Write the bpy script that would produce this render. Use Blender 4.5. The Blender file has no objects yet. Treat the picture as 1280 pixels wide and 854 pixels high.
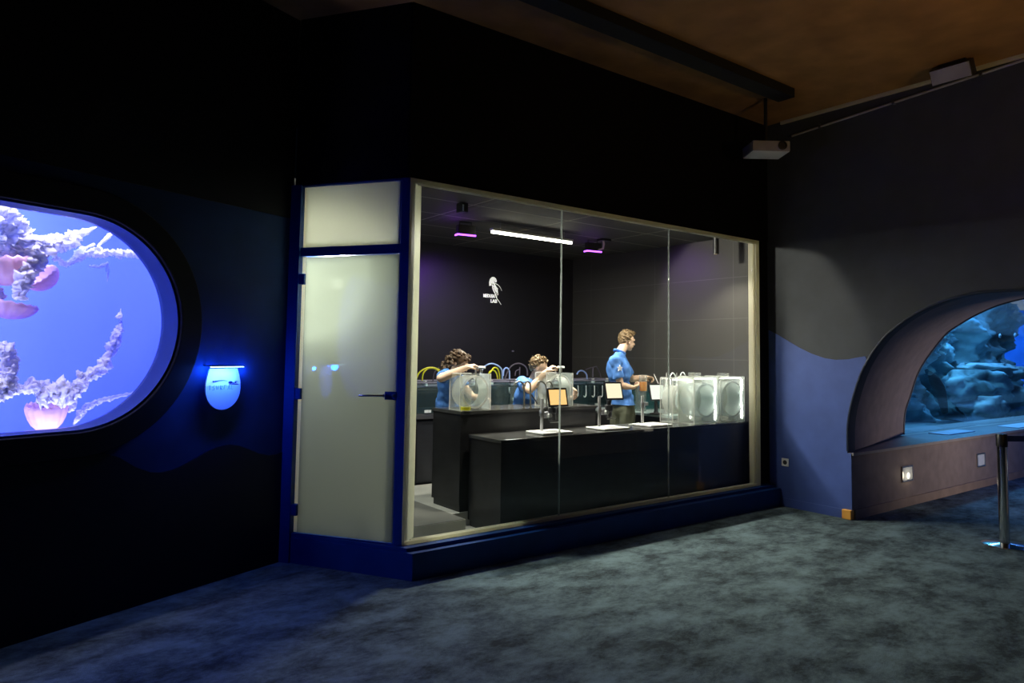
import bpy, bmesh, math, random
from math import sin, cos, pi, sqrt, radians
from mathutils import Vector, Matrix, noise
random.seed(7)
scene = bpy.context.scene
COL = scene.collection
V = Vector

# ------------------------------------------------------------------ camera
CR = V((0.79941286, -0.60059466, 0.01500442))
CU = V((-0.05075381, -0.04262745, 0.99780106))
CF = V((0.59863439, 0.79841653, 0.0645594))
FPX, PPY, EYE = 882.21, 384.9, V((0, 0, 1.62))
cd = bpy.data.cameras.new('camera'); cam = bpy.data.objects.new('camera', cd); COL.objects.link(cam)
cd.sensor_width = 36; cd.lens = FPX * 36 / 1280; cd.shift_y = -(427 - PPY) / 1280
cd.clip_start = 0.05; cd.clip_end = 100
m = Matrix(((CR.x, CU.x, -CF.x, 0), (CR.y, CU.y, -CF.y, 0), (CR.z, CU.z, -CF.z, 1.62), (0, 0, 0, 1)))
cam.matrix_world = m
scene.camera = cam

def ray(x, y): return CF + CR * ((x - 640) / FPX) - CU * ((y - PPY) / FPX)
def at(x, y, Y):
    d = ray(x, y); return EYE + d * (Y / d.y)
def atx(x, y, X):
    d = ray(x, y); return EYE + d * (X / d.x)
def atz(x, y, z):
    d = ray(x, y); return EYE + d * ((z - 1.62) / d.z)

# ------------------------------------------------------------------ materials
def newmat(name):
    mt = bpy.data.materials.new(name); mt.use_nodes = True
    nt = mt.node_tree; nt.nodes.clear()
    out = nt.nodes.new('ShaderNodeOutputMaterial')
    return mt, nt, out
def N(nt, t, **k):
    n = nt.nodes.new(t)
    for a, b in k.items():
        if hasattr(n, a): setattr(n, a, b)
        else: n.inputs[a.replace('_', ' ')].default_value = b
    return n
def mat(name, col, rough=0.5, metal=0.0, var=0.12, scale=6.0, bump=0.0, emis=None, es=0.0, spec=0.5, stretch=None, sub=None, coat=0.0, tl=0.0):
    mt, nt, out = newmat(name)
    p = N(nt, 'ShaderNodeBsdfPrincipled'); p.inputs['Roughness'].default_value = rough
    p.inputs['Metallic'].default_value = metal
    p.inputs['Specular IOR Level'].default_value = spec
    p.inputs['Coat Weight'].default_value = coat
    tc = N(nt, 'ShaderNodeTexCoord'); mp = N(nt, 'ShaderNodeMapping')
    nt.links.new(tc.outputs['Object'], mp.inputs['Vector'])
    if stretch: mp.inputs['Scale'].default_value = stretch
    nz = N(nt, 'ShaderNodeTexNoise'); nz.inputs['Scale'].default_value = scale; nz.inputs['Detail'].default_value = 6
    nt.links.new(mp.outputs['Vector'], nz.inputs['Vector'])
    rp = N(nt, 'ShaderNodeValToRGB'); c = V(col)
    a = c * (1 - var); b = c * (1 + var)
    rp.color_ramp.elements[0].position = 0.3; rp.color_ramp.elements[1].position = 0.7
    rp.color_ramp.elements[0].color = (*a, 1); rp.color_ramp.elements[1].color = (min(b.x, 1), min(b.y, 1), min(b.z, 1), 1)
    nt.links.new(nz.outputs['Fac'], rp.inputs['Fac']); nt.links.new(rp.outputs['Color'], p.inputs['Base Color'])
    if bump:
        bp = N(nt, 'ShaderNodeBump'); bp.inputs['Strength'].default_value = bump; bp.inputs['Distance'].default_value = 0.02
        nt.links.new(nz.outputs['Fac'], bp.inputs['Height']); nt.links.new(bp.outputs['Normal'], p.inputs['Normal'])
    if emis:
        p.inputs['Emission Color'].default_value = (*emis, 1); p.inputs['Emission Strength'].default_value = es
    last = p
    if tl:
        t = N(nt, 'ShaderNodeBsdfTranslucent'); t.inputs['Color'].default_value = (*col, 1)
        mx = N(nt, 'ShaderNodeMixShader'); mx.inputs[0].default_value = tl
        nt.links.new(p.outputs[0], mx.inputs[1]); nt.links.new(t.outputs[0], mx.inputs[2]); last = mx
    nt.links.new(last.outputs[0], out.inputs['Surface'])
    return mt
def glow(name, col, s):
    mt, nt, out = newmat(name); e = N(nt, 'ShaderNodeEmission')
    e.inputs['Color'].default_value = (*col, 1); e.inputs['Strength'].default_value = s
    nt.links.new(e.outputs[0], out.inputs['Surface']); return mt
def clear(name, tint=(1, 1, 1), refl=0.04, diff=0.0, dcol=(1, 1, 1), rough=0.0):
    """clear sheet: transparent, mirror reflection rising to grazing angles, optionally a little milky"""
    mt, nt, out = newmat(name)
    tr = N(nt, 'ShaderNodeBsdfTransparent'); tr.inputs['Color'].default_value = (*tint, 1)
    gl = N(nt, 'ShaderNodeBsdfGlossy'); gl.inputs['Roughness'].default_value = rough
    lw = N(nt, 'ShaderNodeLayerWeight'); lw.inputs['Blend'].default_value = 0.5
    pw = N(nt, 'ShaderNodeMath', operation='POWER'); pw.inputs[1].default_value = 5
    nt.links.new(lw.outputs['Facing'], pw.inputs[0])
    ml = N(nt, 'ShaderNodeMath', operation='MULTIPLY_ADD'); ml.inputs[1].default_value = 0.85; ml.inputs[2].default_value = refl
    nt.links.new(pw.outputs[0], ml.inputs[0])
    base = tr
    if diff:
        d1 = N(nt, 'ShaderNodeBsdfDiffuse'); d1.inputs['Color'].default_value = (*dcol, 1)
        d2 = N(nt, 'ShaderNodeBsdfTranslucent'); d2.inputs['Color'].default_value = (*dcol, 1)
        a = N(nt, 'ShaderNodeMixShader'); a.inputs[0].default_value = 0.5
        nt.links.new(d1.outputs[0], a.inputs[1]); nt.links.new(d2.outputs[0], a.inputs[2])
        b = N(nt, 'ShaderNodeMixShader'); b.inputs[0].default_value = diff
        nt.links.new(tr.outputs[0], b.inputs[1]); nt.links.new(a.outputs[0], b.inputs[2]); base = b
    mx = N(nt, 'ShaderNodeMixShader')
    nt.links.new(ml.outputs[0], mx.inputs[0]); nt.links.new(base.outputs[0], mx.inputs[1]); nt.links.new(gl.outputs[0], mx.inputs[2])
    nt.links.new(mx.outputs[0], out.inputs['Surface'])
    return mt

def carpet_mat():
    mt, nt, out = newmat('carpet')
    p = N(nt, 'ShaderNodeBsdfPrincipled'); p.inputs['Roughness'].default_value = 0.95; p.inputs['Specular IOR Level'].default_value = 0.1
    tc = N(nt, 'ShaderNodeTexCoord')
    mp = N(nt, 'ShaderNodeMapping'); mp.inputs['Scale'].default_value = (1.0, 1.5, 1); mp.inputs['Rotation'].default_value = (0, 0, -0.25)
    nt.links.new(tc.outputs['Object'], mp.inputs['Vector'])
    n1 = N(nt, 'ShaderNodeTexNoise'); n1.inputs['Scale'].default_value = 2.1; n1.inputs['Detail'].default_value = 14; n1.inputs['Roughness'].default_value = 0.79; n1.inputs['Distortion'].default_value = 0.15
    n2 = N(nt, 'ShaderNodeTexNoise'); n2.inputs['Scale'].default_value = 260; n2.inputs['Detail'].default_value = 2
    nt.links.new(mp.outputs[0], n1.inputs['Vector']); nt.links.new(tc.outputs['Object'], n2.inputs['Vector'])
    rp = N(nt, 'ShaderNodeValToRGB')
    rp.color_ramp.elements[0].position = 0.40; rp.color_ramp.elements[0].color = (0.042, 0.056, 0.063, 1)
    rp.color_ramp.elements[1].position = 0.62; rp.color_ramp.elements[1].color = (0.190, 0.268, 0.290, 1)
    nt.links.new(n1.outputs['Fac'], rp.inputs['Fac'])
    mx = N(nt, 'ShaderNodeMixRGB', blend_type='MULTIPLY'); mx.inputs['Fac'].default_value = 0.55
    nt.links.new(rp.outputs[0], mx.inputs['Color1'])
    r2 = N(nt, 'ShaderNodeValToRGB'); r2.color_ramp.elements[0].position = .3; r2.color_ramp.elements[1].position = .7
    r2.color_ramp.elements[0].color = (.35, .35, .35, 1)
    nt.links.new(n2.outputs['Fac'], r2.inputs['Fac']); nt.links.new(r2.outputs[0], mx.inputs['Color2'])
    nt.links.new(mx.outputs[0], p.inputs['Base Color'])
    bp = N(nt, 'ShaderNodeBump'); bp.inputs['Strength'].default_value = .6; bp.inputs['Distance'].default_value = .01
    nt.links.new(n2.outputs['Fac'], bp.inputs['Height']); nt.links.new(bp.outputs[0], p.inputs['Normal'])
    nt.links.new(p.outputs[0], out.inputs['Surface']); return mt

def grid_mat(name, col, line, axes=('X', 'Y'), pitch=(0.6, 0.6), off=(0, 0), w=0.012, rough=0.7):
    """flat colour crossed by thin joint lines every pitch metres"""
    mt, nt, out = newmat(name)
    p = N(nt, 'ShaderNodeBsdfPrincipled'); p.inputs['Roughness'].default_value = rough
    tc = N(nt, 'ShaderNodeTexCoord'); sx = N(nt, 'ShaderNodeSeparateXYZ'); nt.links.new(tc.outputs['Object'], sx.inputs[0])
    fs = []
    for ax, pt, of in zip(axes, pitch, off):
        a = N(nt, 'ShaderNodeMath', operation='ADD'); a.inputs[1].default_value = 100 * pt - of
        nt.links.new(sx.outputs[ax], a.inputs[0])
        b = N(nt, 'ShaderNodeMath', operation='MODULO'); b.inputs[1].default_value = pt; nt.links.new(a.outputs[0], b.inputs[0])
        c = N(nt, 'ShaderNodeMath', operation='LESS_THAN'); c.inputs[1].default_value = w; nt.links.new(b.outputs[0], c.inputs[0])
        fs.append(c)
    mxm = N(nt, 'ShaderNodeMath', operation='MAXIMUM'); nt.links.new(fs[0].outputs[0], mxm.inputs[0]); nt.links.new(fs[1].outputs[0], mxm.inputs[1])
    mx = N(nt, 'ShaderNodeMixRGB'); mx.inputs['Color1'].default_value = (*col, 1); mx.inputs['Color2'].default_value = (*line, 1)
    nt.links.new(mxm.outputs[0], mx.inputs['Fac']); nt.links.new(mx.outputs[0], p.inputs['Base Color'])
    nt.links.new(p.outputs[0], out.inputs['Surface']); return mt

def frosted_mat():
    mt, nt, out = newmat('frosted_glass')
    p = N(nt, 'ShaderNodeBsdfRefraction'); p.inputs['Color'].default_value = (.85, .88, .84, 1); p.inputs['Roughness'].default_value = 0.55; p.inputs['IOR'].default_value = 1.02
    t = N(nt, 'ShaderNodeBsdfTranslucent'); t.inputs['Color'].default_value = (.38, .40, .355, 1)
    a = N(nt, 'ShaderNodeMixShader'); a.inputs[0].default_value = 0.90
    nt.links.new(p.outputs[0], a.inputs[1]); nt.links.new(t.outputs[0], a.inputs[2])
    d = N(nt, 'ShaderNodeBsdfDiffuse'); d.inputs['Color'].default_value = (.30, .36, .42, 1)
    b = N(nt, 'ShaderNodeMixShader'); b.inputs[0].default_value = 0.12
    nt.links.new(a.outputs[0], b.inputs[1]); nt.links.new(d.outputs[0], b.inputs[2])
    gl = N(nt, 'ShaderNodeBsdfGlossy'); gl.inputs['Roughness'].default_value = 0.03
    c = N(nt, 'ShaderNodeMixShader'); c.inputs[0].default_value = 0.07
    nt.links.new(b.outputs[0], c.inputs[1]); nt.links.new(gl.outputs[0], c.inputs[2])
    nt.links.new(c.outputs[0], out.inputs['Surface']); return mt

M = dict(
    carpet=carpet_mat(),
    ceil=mat('ceiling_brown', (.36, .18, .055), .9, var=.25, scale=3),
    wall_black=mat('black_wall', (.004, .004, .006), .7, var=.2, scale=4, spec=.15),
    wall_left=mat('left_wall_paint', (.005, .022, .085), .7, var=.15, scale=5, spec=.15),
    wave_left=mat('left_wave_gloss', (.002, .004, .014), .45, var=.1, spec=.2),
    grey=mat('grey_wall_paint', (.042, .050, .060), .65, var=.12, scale=5),
    blue=mat('blue_wall_paint', (.058, .105, .35), .6, var=.10, scale=5),
    navy=mat('navy_frame_paint', (.005, .038, .19), .5, var=.1, spec=.2),
    cream=mat('cream_frame', (.92, .90, .75), .45, var=.0, tl=.7),
    brown=mat('brown_render', (.175, .138, .128), .75, var=.15, scale=7, bump=.1),
    brown2=mat('brown_skirting', (.21, .155, .125), .6, var=.15),
    rim=mat('dark_rim', (.02, .03, .06), .5),
    orange=mat('orange_corner', (.75, .36, .06), .6),
    labfloor=mat('lab_floor_vinyl', (.35, .35, .32), .45, var=.12, scale=3),
    riser=mat('pale_riser', (.62, .62, .52), .5, var=.06),
    ptop=mat('dark_platform_top', (.11, .11, .10), .5, var=.12),
    labblack=mat('lab_black_wall', (.0035, .003, .006), .6, var=.2),
    labgrey=grid_mat('lab_cladding', (.055, .053, .048), (.09, .09, .082), ('Y', 'Z'), (1.2, .48), (.2, .62), .008, .6),
    labceil=grid_mat('lab_ceiling_tiles', (.040, .038, .030), (.38, .36, .28), ('X', 'Y'), (1.2, .6), (.06, .12), .012),
    counter=mat('black_counter', (.016, .016, .017), .32, var=.3, scale=9),
    countertop=mat('black_counter_top', (.055, .055, .052), .2, var=.3, scale=9),
    black=mat('black_plastic', (.012, .012, .014), .4),
    dark=mat('dark_grey_plastic', (.05, .05, .055), .4),
    grime=mat('grey_plastic', (.30, .30, .32), .5),
    white=mat('white_plastic', (.82, .82, .80), .4, var=.04),
    sill=mat('grey_sill', (.24, .22, .21), .5),
    plate=mat('white_base_plate', (.95, .95, .92), .4, var=.02),
    chrome=mat('chrome', (.75, .75, .76), .15, metal=1, var=.05),
    steel=mat('brushed_steel', (.55, .55, .56), .3, metal=1, var=.1),
    alu=mat('painted_aluminium', (.60, .60, .60), .35, var=.05),
    glass=clear('window_glass', (.98, .985, .98), .022),
    acrylic=clear('acrylic', (.985, .99, .985), .04, .10, (.95, .98, .92)),
    milky=clear('milky_acrylic', (.97, .98, .96), .05, .55, (1, 1, .96)),
    led=glow('tank_led', (1, 1, .88), 15),
    litback=clear('lit_acrylic', (.98, 1, .98), .05, .40, (.96, 1, .92)),  # whitened acrylic, the lit look of the back panels put into its colour
    clearface=clear('clear_face', (.99, 1, .995), .025, .02, (.9, 1, .95)),
    milkyblue=clear('milky_blue_acrylic', (.97, .99, 1), .05, .42, (.95, 1, .98)),
    tankglass=clear('tank_glass', (.80, .90, .92), .05, .05, (.5, .7, .75)),
    water=clear('tank_water', (.97, .99, .99), .012, .02, (.85, .97, .95)),
    yellowwater=clear('yellow_solution', (.95, .95, .1), .03, .85, (1, .95, .02)),
    orangewater=clear('orange_solution', (1, .6, .05), .03, .88, (1, .50, .04)),
    bench=mat('back_bench', (.012, .013, .017), .5),
    ttop=mat('teal_bench_top', (.40, .52, .52), .35),
    yhose=mat('yellow_hose', (.75, .72, .03), .45),
    bhose=mat('pale_blue_hose', (.35, .50, .90), .45),
    dhose=mat('dark_hose', (.09, .08, .11), .45),
    khose=mat('grey_gooseneck', (.16, .16, .14), .35, metal=.5),
    whose=mat('clear_hose', (.75, .80, .80), .35),
    skin=mat('skin', (.80, .55, .38), .55, var=.06, scale=20),
    shirt=mat('blue_shirt', (.09, .26, .70), .8, var=.14, scale=9, bump=.3),
    trousers=mat('olive_trousers', (.10, .11, .07), .85, var=.2, scale=9),
    jeans=mat('dark_trousers', (.03, .035, .05), .85, var=.2),
    shoe=mat('dark_shoe', (.02, .02, .02), .6),
    hairb=mat('curly_brown_hair', (.085, .048, .022), .6, var=.5, scale=60),
    hairf=mat('fair_brown_hair', (.17, .11, .048), .6, var=.4, scale=70),
    eye=mat('eye', (.02, .015, .01), .3),
    orangescr=glow('orange_screen', (1, .60, .22), 1.2),
    creamscr=glow('cream_screen', (1, .90, .62), 1.15),
    whitescr=glow('white_screen', (.92, 1, .85), 1.15),
    tube=glow('tube_light', (1, .97, .78), 14),
    uv=glow('uv_strip', (.42, .08, 1), 5),
    spotglow=glow('spot_lens', (1, .75, .45), 1.6),
    barlight=glow('bar_light', (.25, .50, 1), 14),
    logo=mat('logo_white', (.95, .95, .85), .6, emis=(.9, .92, .78), es=.65),
    sign=mat('sign_board', (.75, .80, .95), .45, var=.05),
    signblue=mat('sign_blue_falloff', (.42, .56, .95), .5, var=.05),  # bluer copy of the board, fading lamp light painted in
    signdark2=mat('sign_blue_lettering', (.05, .22, .62), .5),
    signdark=mat('sign_dark_print', (.004, .01, .06), .5),
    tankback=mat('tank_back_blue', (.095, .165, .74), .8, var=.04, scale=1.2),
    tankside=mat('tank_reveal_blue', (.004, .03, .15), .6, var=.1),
    bell=mat('jelly_bell', (.92, .66, .68), .4, var=.12, scale=10, stretch=(1, 1, 6), tl=.5),
    arms=mat('jelly_arms', (.97, .95, .95), .6, var=.12, scale=30, tl=.45),
    thinarms=clear('jelly_wisps', (1, 1, 1), .01, .6, (.85, .82, .92)),
    rock=mat('aquarium_rock', (.22, .34, .37), .85, var=.9, scale=1.2, bump=1.0, stretch=(2.0, 1, .6)),
    rockpale=mat('pale_aquarium_rock', (.36, .46, .48), .85, var=.35, scale=4, bump=.5),
    branch=mat('dark_branch', (.02, .022, .02), .8, var=.4),
    deep=mat('deep_water_panel', (.03, .20, .62), .8, var=.45, scale=.7),
    seabed=mat('sea_bed', (.14, .18, .19), .9, var=.3),
    surface=glow('glowing_water_surface', (.75, .82, .90), .45),
    steplens=mat('step_light_lens', (.55, .60, .62), .3, var=.05),
    stepwarm=glow('warm_bulb', (1, .92, .75), 2.2),
    paper=mat('paper_card', (.6, .65, .72), .6),
    belt=mat('blue_belt', (.02, .05, .22), .7),
    fish=mat('pale_fish', (.6, .65, .7), .4),
    darkbeam=mat('dark_ceiling_beam', (.008, .007, .006), .8),
    fros=frosted_mat(),
    transom=clear('opal_transom', (1, 1, 1), .03, 1.0, (.82, .82, .72)),
)

# ------------------------------------------------------------------ mesh builder
class MB:
    def __init__(s): s.bm = bmesh.new()
    def box(s, a, b, mtx=None):
        x0, y0, z0 = a; x1, y1, z1 = b
        vs = [s.bm.verts.new(V(p) if mtx is None else mtx @ V(p)) for p in
              ((x0, y0, z0), (x1, y0, z0), (x1, y1, z0), (x0, y1, z0), (x0, y0, z1), (x1, y0, z1), (x1, y1, z1), (x0, y1, z1))]
        for f in ((0, 3, 2, 1), (4, 5, 6, 7), (0, 1, 5, 4), (1, 2, 6, 5), (2, 3, 7, 6), (3, 0, 4, 7)): s.bm.faces.new([vs[i] for i in f])
        return s
    def prism(s, poly, a, b, axis='y'):
        """closed polygon of (u,v) extruded a..b along axis; axis y: (u,.,v), x: (.,u,v), z: (u,v,.)"""
        def P(u, v, w): return {'y': (u, w, v), 'x': (w, u, v), 'z': (u, v, w)}[axis]
        A = [s.bm.verts.new(P(u, v, a)) for u, v in poly]; B = [s.bm.verts.new(P(u, v, b)) for u, v in poly]
        n = len(poly)
        s.bm.faces.new(A); s.bm.faces.new(B[::-1])
        for i in range(n): s.bm.faces.new((A[i], B[i], B[(i + 1) % n], A[(i + 1) % n]))
        return s
    def tube(s, pts, rad, n=10, caps=True, closed=False):
        pts = [V(p) for p in pts]; k = len(pts)
        if not hasattr(rad, '__len__'): rad = [rad] * k
        rings = []; up = None
        for i, p in enumerate(pts):
            if closed: t = pts[(i + 1) % k] - pts[i - 1]
            else: t = pts[min(i + 1, k - 1)] - pts[max(i - 1, 0)]
            t.normalize()
            if up is None:
                up = V((0, 0, 1)) if abs(t.z) < .9 else V((1, 0, 0))
            a = t.cross(up)
            if a.length < 1e-4: a = t.cross(V((1, 0, 0)))
            a.normalize(); b = a.cross(t).normalized(); up = b
            rings.append([s.bm.verts.new(p + (a * cos(2 * pi * j / n) + b * sin(2 * pi * j / n)) * rad[i]) for j in range(n)])
        m_ = k if closed else k - 1
        for i in range(m_):
            r0, r1 = rings[i], rings[(i + 1) % k]
            for j in range(n): s.bm.faces.new((r0[j], r0[(j + 1) % n], r1[(j + 1) % n], r1[j]))
        if caps and not closed:
            s.bm.faces.new(rings[0][::-1]); s.bm.faces.new(rings[-1])
        return s
    def cyl(s, p0, p1, r0, r1=None, n=20): return s.tube([p0, p1], [r0, r0 if r1 is None else r1], n)
    def ball(s, c, r, seg=14, mtx=None):
        if not hasattr(r, '__len__'): r = (r, r, r)
        T = Matrix.Translation(V(c)) @ (mtx.to_4x4() if mtx is not None else Matrix.Identity(4)) @ Matrix.Diagonal((*r, 1))
        bmesh.ops.create_uvsphere(s.bm, u_segments=seg, v_segments=max(6, seg * 2 // 3), radius=1, matrix=T)
        return s
    def caps(s, pts, rad, n=12):
        """chain of tapered closed capsules"""
        pts = [V(p) for p in pts]
        for i in range(len(pts) - 1):
            if (pts[i + 1] - pts[i]).length > 1e-4: s.tube([pts[i], pts[i + 1]], [rad[i], rad[i + 1]], n)
        for p, r in zip(pts, rad): s.ball(p, r, n)
        return s
    def lathe(s, prof, c=(0, 0, 0), n=32, mtx=None, caps=True):
        rings = []
        for r, z in prof:
            ring = []
            for j in range(n):
                p = V((r * cos(2 * pi * j / n), r * sin(2 * pi * j / n), z))
                if mtx is not None: p = mtx @ p
                ring.append(s.bm.verts.new(p + V(c)))
            rings.append(ring)
        for i in range(len(rings) - 1):
            for j in range(n): s.bm.faces.new((rings[i][j], rings[i][(j + 1) % n], rings[i + 1][(j + 1) % n], rings[i + 1][j]))
        if caps:
            s.bm.faces.new(rings[0][::-1]); s.bm.faces.new(rings[-1])
        return s
    def ring(s, outer, inner, a, b, P):
        """plate between two outlines of equal point count; P(u,v,w) places a point"""
        n = len(outer)
        O0 = [s.bm.verts.new(P(u, v, a)) for u, v in outer]; O1 = [s.bm.verts.new(P(u, v, b)) for u, v in outer]
        I0 = [s.bm.verts.new(P(u, v, a)) for u, v in inner]; I1 = [s.bm.verts.new(P(u, v, b)) for u, v in inner]
        for i in range(n):
            j = (i + 1) % n
            for q in ((O0[i], O0[j], I0[j], I0[i]), (O1[j], O1[i], I1[i], I1[j]), (O0[j], O0[i], O1[i], O1[j]), (I0[i], I0[j], I1[j], I1[i])):
                if len({v.index if v.index >= 0 else id(v) for v in q}) == 4: s.bm.faces.new(q)
        return s
    def build(s, name, m_, parent=None, smooth=False, bevel=0.0, kind=None, label=None, xf=None):
        bm = s.bm
        if xf is not None: bmesh.ops.transform(bm, matrix=xf, verts=bm.verts)
        bmesh.ops.recalc_face_normals(bm, faces=bm.faces)
        me = bpy.data.meshes.new(name); bm.to_mesh(me); bm.free()
        me.materials.append(m_)
        o = bpy.data.objects.new(name, me); COL.objects.link(o)
        if smooth:
            for p in me.polygons: p.use_smooth = True
            if smooth == 'auto' or smooth is True:
                try: me.set_sharp_from_angle(angle=radians(40))
                except Exception: pass
        if bevel:
            md = o.modifiers.new('bevel', 'BEVEL'); md.width = bevel; md.segments = 2; md.limit_method = 'ANGLE'
        if parent is not None: o.parent = parent
        if kind: o['kind'] = kind
        if label: o['label'] = label
        return o
def tag(o, label=None, cat=None, group=None, kind=None):
    if label: o['label'] = label
    if cat: o['category'] = cat
    if group: o['group'] = group
    if kind: o['kind'] = kind
    return o
def thing(name, label, cat, loc=(0, 0, 0), rz=0.0, group=None, mtx=None):
    o = bpy.data.objects.new(name, None); COL.objects.link(o); o.empty_display_size = .1
    if mtx is not None: o.matrix_world = mtx
    else: o.location = loc; o.rotation_euler = (0, 0, rz)
    return tag(o, label, cat, group)
def struct(name, mb, m_, **k): return mb.build(name, m_, kind='structure', **k)
def copy_tree(o, parent=None):
    c = o.copy(); COL.objects.link(c); c.parent = parent
    for ch in [x for x in bpy.data.objects if x.parent == o]: copy_tree(ch, c)
    return c
def remesh(mb, voxel, it=2, fac=.5):
    """fuse overlapping closed pieces of mb into one continuous skin; gives a new MB"""
    me = bpy.data.meshes.new('tmp'); bmesh.ops.recalc_face_normals(mb.bm, faces=mb.bm.faces); mb.bm.to_mesh(me); mb.bm.free()
    o = bpy.data.objects.new('tmp', me); COL.objects.link(o)
    r = o.modifiers.new('r', 'REMESH'); r.mode = 'VOXEL'; r.voxel_size = voxel
    if it:
        q = o.modifiers.new('s', 'SMOOTH'); q.iterations = it; q.factor = fac
    dg = bpy.context.evaluated_depsgraph_get(); ev = o.evaluated_get(dg)
    out = MB(); m2 = ev.to_mesh(); out.bm.from_mesh(m2); ev.to_mesh_clear()
    bpy.data.objects.remove(o); bpy.data.meshes.remove(me)
    return out
def light(name, kind, loc, energy, col=(1, 1, 1), size=.1, size_y=None, target=None, spot=None, blend=.5, label=None, parent=None, spread=None):
    ld = bpy.data.lights.new(name, kind); ld.energy = energy; ld.color = col
    o = bpy.data.objects.new(name, ld); COL.objects.link(o); o.location = loc
    if kind == 'AREA':
        ld.size = size
        if size_y: ld.shape = 'RECTANGLE'; ld.size_y = size_y
        if spread: ld.spread = spread
    else: ld.shadow_soft_size = size
    if kind == 'SPOT': ld.spot_size = spot; ld.spot_blend = blend
    if target is not None:
        d = V(target) - V(loc); o.rotation_euler = d.to_track_quat('-Z', 'Y').to_euler()
    return o

# ------------------------------------------------------------------ constants of the place
YW = 4.6355; X0, X1 = 2.4962, 6.8876; ZB, ZT = .225, 2.9225
ZC = 4.278; XR = 7.106; ZLC = 3.02; YBACK = 7.8; XLR = 6.97; ZLF = .10; ZP = .215
DL = V((1.9647, 5.4114, 0)); DDIR = V((.56513, -.825, 0))            # door wall: from its left end to the corner
DM = Matrix(((DDIR.x, .825, 0, DL.x), (DDIR.y, .56513, 0, DL.y), (0, 0, 1, 0), (0, 0, 0, 1)))  # local x along, y into the lab, z up
DLEN = .9405
LA = V((.164, 4.759, 0)); LD = V((.92321, .38429, 0))
LM = Matrix(((LD.x, -LD.y, 0, LA.x), (LD.y, LD.x, 0, LA.y), (0, 0, 1, 0), (0, 0, 0, 1)))      # local x along left wall, y into the wall

# ------------------------------------------------------------------ floor, ceiling
struct('floor', MB().box((-4.5, -3, -.1), (19, 8.2, 0)), M['carpet'])
struct('ceiling', MB().box((-4.5, -3, ZC), (XR, 8.2, ZC + .1)), M['ceil'])
struct('trim_1', MB().box((2.0, 3.80, ZC - .09), (6.30, 3.98, ZC - .001)), M['darkbeam'])            # dark beam under the ceiling
struct('trim_2', MB().box((XR - .03, -3, ZC - .035), (XR - .001, 4.45, ZC - .001)), M['cream'])    # thin edge strip

# ------------------------------------------------------------------ right wall with the tunnel portal
OUT_H = [(3.741, .0), (3.741, .35), (3.741, .68), (3.735, .95), (3.684, 1.201), (3.565, 1.528), (3.378, 1.809), (3.20, 1.965), (3.023, 2.075), (2.85, 2.15), (2.678, 2.2), (2.48, 2.23)]
IN_H = [(4.19, .0), (4.19, .35), (4.185, .68), (4.165, .95), (4.10, 1.16), (3.97, 1.52), (3.70, 1.905), (3.52, 2.05), (3.32, 2.17), (3.10, 2.265), (2.86, 2.325), (2.58, 2.365)]
YC = 2.3
def smooth_half(h, k=4):
    o = []
    for i in range(2, len(h) - 1):
        p0, p1, p2 = V(h[i - 1]), V(h[i]), V(h[i + 1]); p3 = V(h[i + 2]) if i + 2 < len(h) else V((2 * YC - h[-1][0], h[-1][1]))
        for j in range(k):
            t = j / k
            o.append(tuple(.5 * ((2 * p1) + (-p0 + p2) * t + (2 * p0 - 5 * p1 + 4 * p2 - p3) * t * t + (-p0 + 3 * p1 - 3 * p2 + p3) * t ** 3)))
    o.append(h[-1]); return [h[0]] + o
def full(h):
    a = smooth_half(h); return a + [(2 * YC - y, z) for y, z in reversed(a)]
OUTL, INL = full(OUT_H), full(IN_H)
def wall_with_hole_x(x0, x1, ya, yb, zt, hole):
    mb = MB()
    # outer points matched to the hole outline (starts and ends on the floor)
    n = len(hole); outer = []
    for i, (y, z) in enumerate(hole):
        a = i / (n - 1)
        if a < .25: outer.append((yb, zt * (a / .25)))
        elif a > .75: outer.append((ya, zt * ((1 - a) / .25)))
        else: outer.append((yb + (ya - yb) * (a - .25) / .5, zt))
    # exact corners
    ia = min(range(n), key=lambda i: abs(i / (n - 1) - .25)); ib = min(range(n), key=lambda i: abs(i / (n - 1) - .75))
    outer[ia] = (yb, zt); outer[ib] = (ya, zt)
    bm = mb.bm
    F = [bm.verts.new((x0, y, z)) for y, z in outer]; B = [bm.verts.new((x1, y, z)) for y, z in outer]
    f = [bm.verts.new((x0, y, z)) for y, z in hole]; b = [bm.verts.new((x1, y, z)) for y, z in hole]
    for i in range(n - 1):
        bm.faces.new((F[i], F[i + 1], f[i + 1], f[i])); bm.faces.new((B[i + 1], B[i], b[i], b[i + 1]))
        bm.faces.new((f[i], f[i + 1], b[i + 1], b[i])); bm.faces.new((F[i + 1], F[i], B[i], B[i + 1]))
    bm.faces.new((F[0], f[0], b[0], B[0])); bm.faces.new((f[-1], F[-1], B[-1], b[-1]))
    return mb
struct('wall_right', wall_with_hole_x(XR, XR + .14, -3, YW + .14, ZC, OUTL), M['grey'])
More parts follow.
